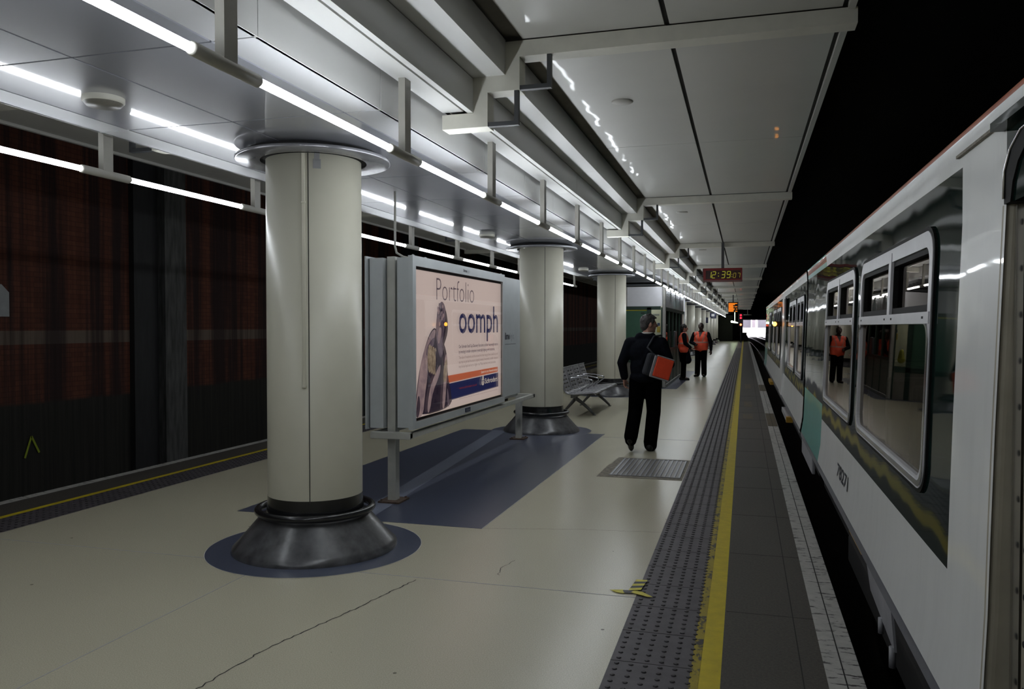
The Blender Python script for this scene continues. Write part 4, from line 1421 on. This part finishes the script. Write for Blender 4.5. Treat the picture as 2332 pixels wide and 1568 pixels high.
def carriage(label, ya, yb, wins, teal, greens, doors, pocket, gap=None):
    t = thing('train_carriage', label, 'train')
    hole = lambda y, z: (any(w[0] + 0.05 < y < w[1] - 0.05 for w in wins) and 0.985 < z < 1.955) or bool(gap and gap[0] < y < gap[1] and 0.343 < z < 1.955)
    ys = sorted({ya, yb, *(gap or ()), *teal, *[v for g_ in greens for v in g_], *[v for w in wins for v in (w[0] + 0.05, w[1] - 0.05)]})
    ys = [y for y in ys if ya <= y <= yb]
    mb = MB()
    zs = sorted({z for z, x in PROF} | {0.88})
    grid = {}
    def xx(z):
        return bodyx(z)
    for y in ys:
        for z in zs:
            grid[(y, z)] = mb.bm.verts.new((xx(z), y, z))
    for (y0, y1) in zip(ys, ys[1:]):
        for (z0, z1) in zip(zs, zs[1:]):
            ym, zm = (y0 + y1) / 2, (z0 + z1) / 2
            if hole(ym, zm):
                continue
            f = mb.bm.faces.new((grid[(y0, z0)], grid[(y1, z0)], grid[(y1, z1)], grid[(y0, z1)]))
            mi = 0
            if zm < 0.343:
                mi = 2
            elif any(a < ym < bq for a, bq in greens) and 0.742 < zm < 2.155:
                mi = 1
            elif gap and gap[0] < ym < gap[1] and 1.955 < zm < 2.2:
                mi = 1
            if 2.255 < zm < 2.266:
                mi = 4
            elif zm > 2.266:
                mi = 5
            if teal and teal[0] < ym < teal[1] and zm > 0.343:
                mi = 1 if 0.88 < zm < 2.1 else (4 if 2.2 < zm < 2.255 else 3)
            f.material_index = mi
            f.smooth = True
    # other side, ends, floor
    for z0, z1 in ((0.29, 2.45),):
        mb.mat(0).box(3.46, 3.5, ya, yb, 0.29, 2.3)
        mb.mat(5).box(2.1, 3.5, ya, yb, 2.3, 2.6)
        mb.box(0.75, 3.46, ya, ya + 0.02, 0.29, 2.2)
        mb.box(0.75, 3.46, yb - 0.02, yb, 0.29, 2.2)
        mb.box(0.68, 3.5, ya, yb, 0.26, 0.29)
    body = mb.build('body_shell', ['t_white', 't_green', 't_grey', 't_teal', 't_orange', 't_roof'], t, fix=False)
    mb = MB()
    mb.box(3.3, 3.45, ya + 0.1, yb - 0.1, 0.32, 2.2)
    mb.box(0.75, 3.3, ya + 0.1, yb - 0.1, 0.30, 0.33)
    mb.box(0.75, 3.3, ya + 0.1, yb - 0.1, 2.16, 2.2)
    mb.build('interior', 't_int', t)
    y = ya + 0.6
    while y < yb - 1.0:
        if not any(d[0] - 0.4 < y < d[1] + 0.3 for d in doors):
            mb = MB()
            mb.box(0.95, 1.9, y, y + 0.42, 0.6, 0.72, 0.03)
            mb.box(0.95, 1.9, y + 0.42, y + 0.52, 0.6, 1.25, 0.03)
            mb.build('seat', 't_seat', t)
        y += 0.85
    for (wa, wb, mull) in wins:
        w = MB()
        w.ring([on(p, 0.014) for p in rrect(wa, wb, 0.935, 1.99, 0.115)], [on(p, 0.014) for p in rrect(wa + 0.055, wb - 0.055, 0.985, 1.925, 0.075)], (0.02, 0, 0))
        win = w.build('window', 'frame_white', t)
        g_ = MB()
        g_.ring([on(p, 0.017) for p in rrect(wa + 0.008, wb - 0.008, 0.945, 1.62, 0.09)], [on(p, 0.017) for p in rrect(wa + 0.036, wb - 0.036, 0.968, 1.61, 0.075)], (0.006, 0, 0))
        g_.build('chrome_trim', 'chrome', win)
        g_ = MB()
        g_.ring([on(p, 0.01) for p in rrect(wa - 0.018, wb + 0.018, 0.917, 2.008, 0.13)], [on(p, 0.01) for p in rrect(wa, wb, 0.935, 1.99, 0.115)], (0.014, 0, 0))
        g_.build('rubber_seal', 'rubber', win)
        g_ = MB()
        for (p0, p1) in ((1.612, 1.66),):
            g_.prism([on((wa + 0.01, p0), 0.018), on((wb - 0.01, p0), 0.018), on((wb - 0.01, p1), 0.018), on((wa + 0.01, p1), 0.018)], (0.03, 0, 0))
        g_.prism([on((mull - 0.035, 1.64), 0.0175), on((mull + 0.035, 1.64), 0.0175), on((mull + 0.035, 1.97), 0.0175), on((mull - 0.035, 1.97), 0.0175)], (0.03, 0, 0))
        for yy in (wa + 0.12, mull - 0.1, mull + 0.1, wb - 0.12):
            g_.mat(1).prism([on((yy - 0.014, 1.632), 0.0195), on((yy + 0.014, 1.632), 0.0195), on((yy + 0.014, 1.642), 0.0195), on((yy - 0.014, 1.642), 0.0195)], (0.003, 0, 0))
            g_.mat(0)
        g_.build('transom', ['frame_white', 'rubber'], win)
        for (a, bq, z0, z1) in ((wa + 0.05, wb - 0.05, 0.98, 1.615),):
            g_ = MB()
            g_.poly([(bodyx(z0) + 0.004, a, z0), (bodyx(z0) + 0.004, bq, z0), (bodyx(z1) + 0.004, bq, z1), (bodyx(z1) + 0.004, a, z1)])
            g_.build('pane', 'train_glass', win)
        for (a, bq) in ((wa + 0.05, mull), (mull, wb - 0.05)):
            g_ = MB()
            d = 0.018
            g_.poly([(bodyx(1.65) + d, a, 1.65), (bodyx(1.65) + d, bq, 1.65), (bodyx(1.95) + d, bq, 1.95), (bodyx(1.95) + d, a, 1.95)])
            g_.build('pane', 'train_glass', win)
            g_ = MB()
            o_ = rrect(a + 0.005, bq - 0.005, 1.655, 1.93, 0.02, 2)
            i_ = rrect(a + 0.045, bq - 0.045, 1.69, 1.90, 0.02, 2)
            g_.ring([on(p, 0.004) for p in o_], [on(p, 0.004) for p in i_], (0.03, 0, 0))
            g_.build('vent_frame', 'rubber', win)
    for (da, db) in doors:
        d = MB()
        d.box(0.79, 0.82, da, db, 0.33, 2.05)
        dr = d.build('door', 't_green', t)
        d = MB()
        d.box(0.784, 0.79, da + 0.1, (da + db) / 2 - 0.12, 0.9, 1.9)
        d.box(0.784, 0.79, (da + db) / 2 + 0.12, db - 0.1, 0.9, 1.9)
        d.build('pane', 'train_glass', dr)
        d = MB()
        d.box(0.778, 0.79, db - 0.2, db - 0.16, 0.35, 2.0)
        d.build('edge_strip', 'rubber', dr)
        # pocket reveal
        for yy, s in ((db, 1), (da, -1)):
            if pocket:
                d = MB()
                d.prism([(bodyx(0.35) + 0.0, yy, 0.33), (0.80, yy, 0.33), (0.80, yy, 1.97), (bodyx(1.97), yy, 1.97)], (0, s * 0.02, 0))
                d.build('door_pocket', 't_beige', dr)
    return t, body

# near carriage: white door surround, two window bays and the cab end
DY = 2.665
carA, bodyA = carriage('near white and dark green train carriage filling the right edge', -6.0, 10.25,
                       [(3.54, 5.59, 4.5), (5.89, 7.85, 6.84)], (8.0, 10.25), [(3.16, 8.0)], [(1.2, DY)], False, (1.2, DY))
# doorway at the very edge of the picture
d = MB()
zz = [0.343, 0.5, 0.742, 0.985, 1.3, 1.6, 1.955]
n = 5
for z0, z1 in zip(zz, zz[1:]):
    prev = None
    for k in range(n + 1):
        a_ = PI / 2 * k / n
        px, py = 0.03 * (1 - math.cos(a_)), -0.03 * math.sin(a_) + 0.0
        cur = [(bodyx(z) + px - 0.0015, DY + 0.03 + py, z) for z in (z0, z1)]
        if prev:
            f = d.bm.faces.new([d.bm.verts.new(p) for p in (prev[0], cur[0], cur[1], prev[1])])
            f.smooth = True
        prev = cur
    d.bm.faces.new([d.bm.verts.new(p) for p in (prev[0], (0.79, DY, z0), (0.79, DY, z1), prev[1])])
d.build('door_pocket', 't_beige', carA)
d = MB()
d.box(0.752, 0.77, DY - 0.022, DY - 0.004, 0.35, 1.96)
d.build('chrome_edge', 'chrome', carA)
d = MB()
d.box(0.775, 0.785, DY - 0.10, DY - 0.03, 0.36, 1.96)
st_ = d.build('sealing_strip', 't_beige', carA)
for k in range(12):
    d = MB()
    d.ell((0.774, DY - 0.055, 0.42 + 0.135 * k), (0.004, 0.010, 0.010), seg=10)
    d.build('bolt', 'black', st_)
seal = [(DY + 0.002, 1.955), (DY - 0.055, 1.955), (DY - 0.075, 2.01), (DY - 0.12, 2.06), (DY - 0.2, 2.10), (DY - 0.3, 2.12), (DY - 0.3, 2.14), (DY - 0.15, 2.135), (DY - 0.06, 2.10), (DY + 0.002, 2.05)]
d = MB()
d.prism([(bodyx(z) - 0.006, y, z) for y, z in seal], (0.05, 0, 0))
d.build('arch_seal', 'rubber', carA)
d = MB()
d.tube([(bodyx(2.1) - 0.008, y, z) for y, z in ((DY - 0.004, 1.97), (DY - 0.008, 2.05), (DY - 0.06, 2.105), (DY - 0.15, 2.14), (DY - 0.3, 2.145))], 0.004, 6)
d.build('arch_trim', 'chrome', carA)
d = MB()
d.prism([(0.728, 1.0, 2.2), (0.69, 1.0, 2.195), (0.69, 1.0, 2.17), (0.728, 1.0, 2.17)], (0, DY + 0.02 - 1.0, 0))
d.build('door_header', 't_green', carA)
d = MB()
d.box(0.716, 0.735, DY + 0.02, 3.2, 2.192, 2.202)
d.build('rain_strip', 'gutter', carA)
text_mesh('fleet_number', '78271', -6.56, 0.475, 0.095, 'dark_text', carA, lambda u, v: (bodyx(v) - 0.0025, -u, v), 0.66, 0.02)
# under the near carriage
d = MB()
d.box(0.9, 3.2, -4, 10, -0.25, 0.26)
d.build('underframe', 'underframe', carA)
for y in (4.6, 6.5):
    d = MB()
    d.tube([(1.0, y, -0.5), (1.12, y, -0.5)], 0.4, 24)
    d.tube([(0.96, y, -0.5), (1.0, y, -0.5)], 0.12, 16)
    d.build('wheel', 'underframe', carA)
d = MB()
d.box(0.84, 0.95, 3.9, 7.2, -0.35, -0.12, 0.02)
d.box(0.8, 0.86, 4.9, 6.1, -0.05, 0.12, 0.02)
d.build('bogie_frame', 'underframe', carA)
d = MB()
d.prism([(0.67, 4.14, 0.29), (0.67, 4.95, 0.29), (0.69, 4.9, 0.12), (0.69, 4.14, 0.06)], (0.012, 0, 0))
d.tube([(0.685, 4.16, 0.08), (0.685, 4.16, -0.02)], 0.016, 8)
d.tube([(0.685, 4.5, 0.1), (0.685, 4.5, 0.02)], 0.014, 8)
d.build('hanging_plate', 'plate', carA)
d = MB()
d.box(0.68, 0.72, 5.2, 5.8, 0.235, 0.29)
d.build('yellow_label', 'step_yellow', carA)
d = MB()
d.box(0.665, 0.70, 8.7, 10.2, 0.1, 0.28, 0.01)
d.build('hanging_plate', 'plate', carA)

carB, bodyB = carriage('farther train carriage coupled beyond the teal cab end', 10.45, 29.6,
                       [(10.75, 12.15, 11.4), (12.4, 14.2, 13.2), (17.3, 19.4, 18.3), (19.8, 21.8, 20.8), (23.6, 25.4, 24.5)], (26.9, 29.6), [(10.45, 26.8)], [(15.0, 15.6)], False)
d = MB()
d.prism([(bodyx(0.35) - 0.014, 15.7, 0.34), (bodyx(1.3) - 0.014, 15.7, 1.3), (bodyx(2.15) - 0.014, 15.7, 2.15), (0.75, 15.7, 2.15), (0.7, 15.7, 0.34)], (0, 0.95, 0))
d.build('door_surround', 't_white', carB)
d = MB()
d.box(0.70, 0.72, 15.05, 15.65, 1.72, 2.1)
d.build('door_glass', 'rubber', carB)
d = MB()
d.box(0.9, 3.2, 10.6, 29, -0.25, 0.26)
d.build('underframe', 'underframe', carB)
d = MB()
d.box(0.60, 0.68, 12.6, 14.1, 0.20, 0.27)
st_ = d.build('step', 'plate', carB)
d = MB()
d.box(0.595, 0.685, 12.45, 12.6, 0.195, 0.275)
d.build('step_edge', 'step_yellow', st_)
d = MB()
d.box(0.60, 0.68, 20.4, 21.8, 0.20, 0.27)
d.build('step', 'step_yellow', carB)
d = MB()
d.box(0.57, 0.72, 16.55, 16.65, 1.60, 1.70, 0.01)
lamp = d.build('indicator_housing', 'rubber', carB)
d = MB()
d.ell((0.565, 16.54, 1.65), (0.038, 0.03, 0.042))
d.build('indicator_lamp', 'amber', lamp)

# ------------------------------------------------------------------ people
def hand(mb, w, fwd, side, s=1.0, curl=0.5):
    """palm with four bent fingers and a thumb; w wrist point, fwd finger direction, side thumb direction"""
    w, f, sd = Vector(w), Vector(fwd).normalized(), Vector(side).normalized()
    nrm = f.cross(sd).normalized()
    palm = w + f * 0.05 * s
    mb.capsule(w, w + f * 0.02 * s, 0.026 * s, 0.028 * s)
    for k in range(4):
        o = (k - 1.5) * 0.019 * s
        b0 = w + f * 0.015 * s - sd * o * 0.8
        b1 = w + f * 0.085 * s - sd * o
        mb.capsule(b0, b1, 0.0145 * s, 0.0115 * s, 10)
        L = (0.07, 0.078, 0.072, 0.056)[k] * s
        c = curl * (0.7 + 0.15 * k)
        m1 = b1 + (f * math.cos(c * 0.7) + nrm * math.sin(c * 0.7)) * L * 0.5
        m2 = m1 + (f * math.cos(c * 1.7) + nrm * math.sin(c * 1.7)) * L * 0.5
        mb.capsule(b1, m1, 0.0095 * s, 0.0088 * s, 10)
        mb.capsule(m1, m2, 0.0088 * s, 0.0075 * s, 10)
    tb = w + f * 0.025 * s + sd * 0.025 * s
    t1 = tb + (f * 0.6 + sd * 0.7 + nrm * 0.3).normalized() * 0.04 * s
    t2 = t1 + (f * 0.9 + sd * 0.2 + nrm * 0.4).normalized() * 0.032 * s
    mb.capsule(tb, t1, 0.013 * s, 0.011 * s, 10)
    mb.capsule(t1, t2, 0.011 * s, 0.009 * s, 10)

def head(mb, c, yaw, s=1.0):
    """c centre of skull, facing +y turned by yaw"""
    c = Vector(c)
    R = Matrix.Rotation(yaw, 3, 'Z')
    def P(x, y, z):
        return c + R @ (Vector((x, y, z)) * s)
    e = (0, 0, yaw)
    mb.ell(P(0, -0.01, 0.02), (0.075 * s, 0.095 * s, 0.095 * s), e)
    mb.ell(P(0, 0.025, -0.04), (0.06 * s, 0.068 * s, 0.085 * s), e)
    mb.ell(P(0, 0.06, -0.095), (0.032 * s, 0.03 * s, 0.024 * s), e)         # chin
    mb.capsule(P(0, 0.088, 0.012), P(0, 0.112, -0.03), 0.011 * s, 0.016 * s, 10)   # nose
    for q in (-1, 1):
        mb.ell(P(0.032 * q, 0.078, 0.022), (0.024 * s, 0.014 * s, 0.009 * s), e, 12)   # brow
        mb.ell(P(0.035 * q, 0.06, -0.035), (0.024 * s, 0.024 * s, 0.022 * s), e, 12)   # cheek
        mb.ell(P(0.078 * q, -0.005, -0.01), (0.011 * s, 0.02 * s, 0.033 * s), (0, 0, yaw - 0.3 * q), 12)   # ear
        mb.ell(P(0.031 * q, 0.077, 0.0), (0.013 * s, 0.012 * s, 0.009 * s), e, 10)   # eyeball lids
    mb.ell(P(0, 0.084, -0.058), (0.024 * s, 0.012 * s, 0.008 * s), e, 12)    # mouth
    mb.ell(P(0, 0.083, -0.07), (0.02 * s, 0.012 * s, 0.008 * s), e, 12)

def face_details(par, c, yaw, s=1.0, lip=(0.25, 0.1, 0.08)):
    R = Matrix.Rotation(yaw, 3, 'Z')
    c = Vector(c)
    for q in (-1, 1):
        mb = MB()
        mb.ell(c + R @ (Vector((0.031 * q, 0.0845, 0.001)) * s), (0.009 * s, 0.006 * s, 0.006 * s), (0, 0, yaw), 10)
        mb.build('eye', 'black', par)

def hair(par, c, yaw, mat, s=1.0, long=0.0, tuft=0.0):
    R = Matrix.Rotation(yaw, 3, 'Z')
    c = Vector(c)
    mb = MB()
    def P(x, y, z):
        return c + R @ (Vector((x, y, z)) * s)
    mb.ell(P(0, -0.02, 0.035), (0.085 * s, 0.1 * s, 0.092 * s), (0, 0, yaw))
    mb.ell(P(0, -0.06, -0.02), (0.072 * s, 0.055 * s, 0.08 * s), (0, 0, yaw))
    for q in (-1, 1):
        mb.capsule(P(0.07 * q, 0.03, 0.05), P(0.074 * q, 0.012, 0.0), 0.016 * s, 0.01 * s, 8)
    rnd = random.Random(11)
    for k in range(26):
        a = rnd.uniform(0, 2 * PI)
        h = rnd.uniform(0.0, 1.0)
        p = P(0.075 * math.cos(a) * (1 - h * 0.5), -0.02 + 0.085 * math.sin(a) * (1 - h * 0.5) - 0.01, 0.035 + 0.085 * h)
        mb.capsule(p, p + Vector((rnd.uniform(-.02, .02), rnd.uniform(-.02, .02), rnd.uniform(-0.01, 0.02))) * s, 0.016 * s, 0.008 * s, 8)
    if tuft:
        mb.capsule(P(-0.02, 0.05, 0.1), P(0.02, 0.09, 0.075), 0.025 * s, 0.012 * s, 8)
    if long:
        mb.capsule(P(0, -0.07, 0), P(0, -0.085, -long), 0.06 * s, 0.04 * s)
    return remeshed(mb, 'hair', mat, 0.007, par, 2)

def legs_cloth(mb, hips, knees, ankles, r=(0.105, 0.082, 0.075)):
    for h, k, a in zip(hips, knees, ankles):
        mb.capsule(h, k, r[0], r[1])
        mb.capsule(k, a, r[1], r[2])

def shoe(par, heel, toe, up, mat='shoe'):
    h, tq = Vector(heel), Vector(toe)
    d = (tq - h).normalized()
    u = Vector(up).normalized()
    mb = MB()
    mb.capsule(h + u * 0.04, h + d * 0.1 + u * 0.045, 0.042, 0.046)
    mb.capsule(h + d * 0.1 + u * 0.036, tq - d * 0.04 + u * 0.032, 0.044, 0.036)
    mb.capsule(h + d * 0.02 + u * 0.012, tq - d * 0.03 + u * 0.012, 0.022, 0.022)
    mb.capsule(h + d * 0.03 + u * 0.06, h + d * 0.04 + u * 0.1, 0.045, 0.046)
    return remeshed(mb, 'shoe', mat, 0.008, par, 4)

# --- the walking man, seen from behind
mw = (-1.225, 10.5, 0)
man = thing('person', 'person in dark jacket and black trousers walking away with an orange flap shoulder bag', 'person', mw)
hips = ((-0.095, 0, 0.92), (0.095, 0.0, 0.92))
knees = ((-0.135, 0.03, 0.50), (0.1, 0.06, 0.50))
ank = ((-0.15, -0.27, 0.21), (0.065, 0.0, 0.11))
hc = (0.035, 0.04, 1.635)
HYAW = math.radians(-62)
mb = MB()
head(mb, hc, HYAW)
mb.capsule((0.01, 0.0, 1.42), (0.025, 0.02, 1.56), 0.062, 0.056)
mb.ell((0, 0, 1.25), (0.165, 0.105, 0.22))
mb.ell((0, 0, 0.98), (0.15, 0.105, 0.14))
mb.capsule((0, 0, 1.0), (0, 0, 1.25), 0.125, 0.13)
mb.capsule((-0.18, 0, 1.4), (0.18, 0, 1.4), 0.06)
legs_cloth(mb, hips, knees, ank, (0.085, 0.06, 0.042))
mb.capsule(ank[0], (-0.155, -0.16, 0.05), 0.035, 0.03)
mb.capsule(ank[1], (0.075, 0.12, 0.045), 0.035, 0.03)
mb.capsule((-0.2, 0, 1.39), (-0.29, -0.03, 1.13), 0.05, 0.042)
mb.capsule((-0.29, -0.03, 1.13), (-0.275, 0.03, 0.92), 0.04, 0.027)
hand(mb, (-0.274, 0.032, 0.915), (0.02, 0.12, -1), (0.25, 0.95, 0.1), 0.98, 0.9)
mb.capsule((0.2, 0, 1.39), (0.30, 0.0, 1.12), 0.05, 0.042)
mb.capsule((0.30, 0.0, 1.12), (0.2, 0.2, 1.1), 0.04, 0.027)
hand(mb, (0.198, 0.205, 1.1), (-0.6, 0.6, 0.05), (0, 0.2, 1), 0.98, 1.0)
remeshed(mb, 'body', 'skin', 0.0075, man, 3)
face_details(man, hc, HYAW)
hair(man, hc, HYAW, 'hair_grey', 1.0, 0.0, 1)
mb = MB()
mb.capsule((-0.17, 0.0, 1.385), (0.17, 0.0, 1.385), 0.085)
mb.ell((0, -0.01, 1.27), (0.225, 0.15, 0.2))
mb.ell((0, -0.01, 1.08), (0.2, 0.145, 0.24))
mb.ell((0, -0.01, 0.95), (0.205, 0.15, 0.1))
mb.capsule((-0.07, -0.02, 1.46), (0.07, 0.0, 1.465), 0.065)
mb.capsule((-0.2, 0, 1.385), (-0.3, -0.03, 1.13), 0.08, 0.065)
mb.capsule((-0.3, -0.03, 1.13), (-0.277, 0.025, 0.95), 0.062, 0.052)
mb.capsule((0.2, 0, 1.385), (0.305, -0.01, 1.12), 0.085, 0.068)
mb.capsule((0.305, -0.01, 1.12), (0.215, 0.18, 1.1), 0.064, 0.05)
mb.capsule((0.06, -0.14, 1.3), (-0.05, -0.13, 1.1), 0.03, 0.03)
remeshed(mb, 'jacket', 'jacket', 0.011, man, 4)
mb = MB()
n = 20
mb.tube([(0.02 + 0.068 * math.cos(2 * PI * k / n), 0.012 + 0.07 * math.sin(2 * PI * k / n), 1.515) for k in range(n)], 0.012, 8, closed=True)
mb.build('shirt_collar', 'collar_white', man)
mb = MB()
mb.ell((0, 0, 0.93), (0.175, 0.13, 0.12))
legs_cloth(mb, hips, knees, ank, (0.115, 0.092, 0.088))
mb.capsule(ank[1], (0.066, 0.01, 0.07), 0.088, 0.085)
mb.capsule(ank[0], (-0.153, -0.26, 0.16), 0.085, 0.075)
remeshed(mb, 'trousers', 'trouser', 0.011, man, 4)
shoe(man, (-0.155, -0.335, 0.135), (-0.16, -0.15, 0.0), (0.0, 0.55, 0.83))
shoe(man, (0.06, -0.07, 0.0), (0.085, 0.2, 0.0), (0, 0, 1))
# bag
bag = thing('shoulder_bag', 'dark shoulder bag with bright orange flap on the hip of the walking man', 'bag', (0.215 + mw[0], 10.28, 1.085), 0)
BT = Matrix.Rotation(math.radians(24), 4, 'Z') @ Matrix.Rotation(math.radians(17), 4, 'Y')
mb = MB()
mb.box(-0.2, 0.13, -0.03, 0.09, -0.145, 0.14, 0.03, BT)
mb.build('bag_body', 'bag_dark', bag)
mb = MB()
mb.box(-0.095, 0.13, -0.062, -0.03, -0.13, 0.125, 0.012, BT)
mb.build('flap', 'bag_orange', bag)
mb = MB()
mb.box(-0.128, -0.095, -0.058, -0.028, -0.135, 0.125, 0.006, BT)
mb.box(-0.125, 0.128, -0.058, -0.03, -0.15, -0.13, 0.006, BT)
mb.box(-0.1, 0.13, -0.058, -0.03, 0.124, 0.14, 0.006, BT)
mb.build('edging', 'bag_edge', bag)
mb = MB()
mb.tube([BT @ Vector((-0.12, 0.03, 0.13)), (-0.17, 0.045, 0.25), (-0.1, 0.14, 0.39), (-0.02, 0.3, 0.40)], 0.014, 8)
mb.build('strap', 'bag_dark', bag)

def staff(loc, rz, label, vest, skin, female):
    p = thing('person', label, 'person', loc, rz)
    s = 0.965 if female else 1.0
    hc = (0, 0.02, 1.6 * (0.97 if female else 1.0))
    yaw = 0.0
    mb = MB()
    head(mb, hc, yaw, 0.95 if female else 1.02)
    mb.capsule((0, 0, 1.38), (0, 0.01, 1.5), 0.05 if female else 0.065, 0.05 if female else 0.06)
    mb.ell((0, 0, 1.22), (0.15, 0.1, 0.2))
    mb.ell((0, 0, 0.97), (0.15, 0.11, 0.13))
    mb.capsule((0, 0, 0.98), (0, 0, 1.22), 0.12, 0.125)
    mb.capsule((-0.16, 0, 1.36), (0.16, 0, 1.36), 0.055)
    hips = ((-0.09, 0, 0.9), (0.09, 0, 0.9))
    if female:
        knees = ((-0.07, 0.02, 0.48), (0.07, 0.0, 0.48))
        ank = ((-0.065, -0.01, 0.09), (0.065, 0.0, 0.09))
    else:
        knees = ((-0.1, 0.02, 0.48), (0.1, 0.02, 0.48))
        ank = ((-0.1, 0.0, 0.09), (0.11, 0.03, 0.09))
    legs_cloth(mb, hips, knees, ank, (0.08, 0.056, 0.042))
    for a, tx in zip(ank, (-0.02, 0.03)):
        mb.capsule(a, (a[0] + tx, a[1] + 0.13, 0.04), 0.034, 0.028)
    if female:
        A = [((-0.18, 0, 1.35), (-0.22, 0.02, 1.1), (-0.2, 0.14, 0.93)), ((0.18, 0, 1.35), (0.22, 0.03, 1.1), (0.19, 0.2, 0.97))]
    else:
        A = [((0.22, 0, 1.36), (0.34, -0.02, 1.1), (0.1, 0.24, 1.02)), ((-0.22, 0, 1.36), (-0.31, -0.02, 1.08), (-0.33, 0.04, 0.84))]
    for sh, el, wr in A:
        mb.capsule(sh, el, 0.05, 0.042)
        mb.capsule(el, wr, 0.04, 0.028)
        d = (Vector(wr) - Vector(el)).normalized()
        sdv = Vector((-1 if sh[0] > 0 else 1, 0.4, 0.3))
        sdv = (sdv - d * sdv.dot(d)).normalized()
        hand(mb, wr, d, sdv, 0.95, 0.7)
    remeshed(mb, 'body', skin, 0.0085, p, 3)
    face_details(p, hc, yaw, 0.98)
    if female:
        hair(p, hc, yaw, 'hair_dark', 0.98, 0.1)
    else:
        hair(p, (hc[0], hc[1], hc[2] - 0.004), yaw, 'hair_dark', 0.95)
    mb = MB()   # dark coat sleeves and body
    mb.capsule((-0.16, 0, 1.35), (0.16, 0, 1.35), 0.075)
    mb.ell((0, 0, 1.2), (0.185, 0.13, 0.2))
    mb.ell((0, 0, 1.0), (0.18, 0.14, 0.2))
    mb.capsule((-0.05, -0.01, 1.42), (0.05, -0.01, 1.42), 0.055)
    for sh, el, wr in A:
        w2 = Vector(el).lerp(Vector(wr), 0.92)
        mb.capsule(sh, el, 0.072, 0.062)
        mb.capsule(el, w2, 0.06, 0.046)
    if female:
        mb.capsule((0, 0.0, 0.95), (0, 0.03, 0.62), 0.16, 0.15)
        mb.capsule((0, 0.06, 0.8), (0, 0.12, 0.6), 0.13, 0.12)
    remeshed(mb, 'coat' if female else 'jacket', 'jacket', 0.012, p, 4)
    mb = MB()   # vest
    w = 0.16 if female else 0.185
    mb.capsule((-w + 0.02, 0, 1.355), (w - 0.02, 0, 1.355), 0.088)
    mb.ell((0, 0, 1.2), (w + 0.05, 0.155, 0.2))
    mb.ell((0, 0, 1.02), (w + 0.05, 0.165, 0.22))
    mb.capsule((-0.08, 0, 0.92), (0.08, 0, 0.92), 0.14)
    mb.capsule((-0.1, 0, 1.1), (0.1, 0, 1.1), 0.14)
    remeshed(mb, 'vest', vest, 0.012, p, 4)
    mb = MB()
    mb.ell((0, 0, 0.92), (0.17, 0.125, 0.12))
    legs_cloth(mb, hips, knees, ank, (0.112, 0.09, 0.085) if not female else (0.1, 0.08, 0.07))
    remeshed(mb, 'trousers', 'trouser', 0.012, p, 4)
    for a, tx in zip(ank, (-0.04, 0.05)):
        shoe(p, (a[0], a[1] - 0.07, 0), (a[0] + tx, a[1] + 0.18, 0), (0, 0, 1))
    return p
staff((-1.33, 26.5, 0), PI - 0.25, 'person in an orange high visibility vest facing the camera with one arm bent', 'vest_m', 'skin_dark', False)
staff((-1.75, 24.65, 0), -PI / 2 + 0.15, 'person in an orange vest and long dark coat standing side on by the kiosk', 'vest_f', 'skin', True)
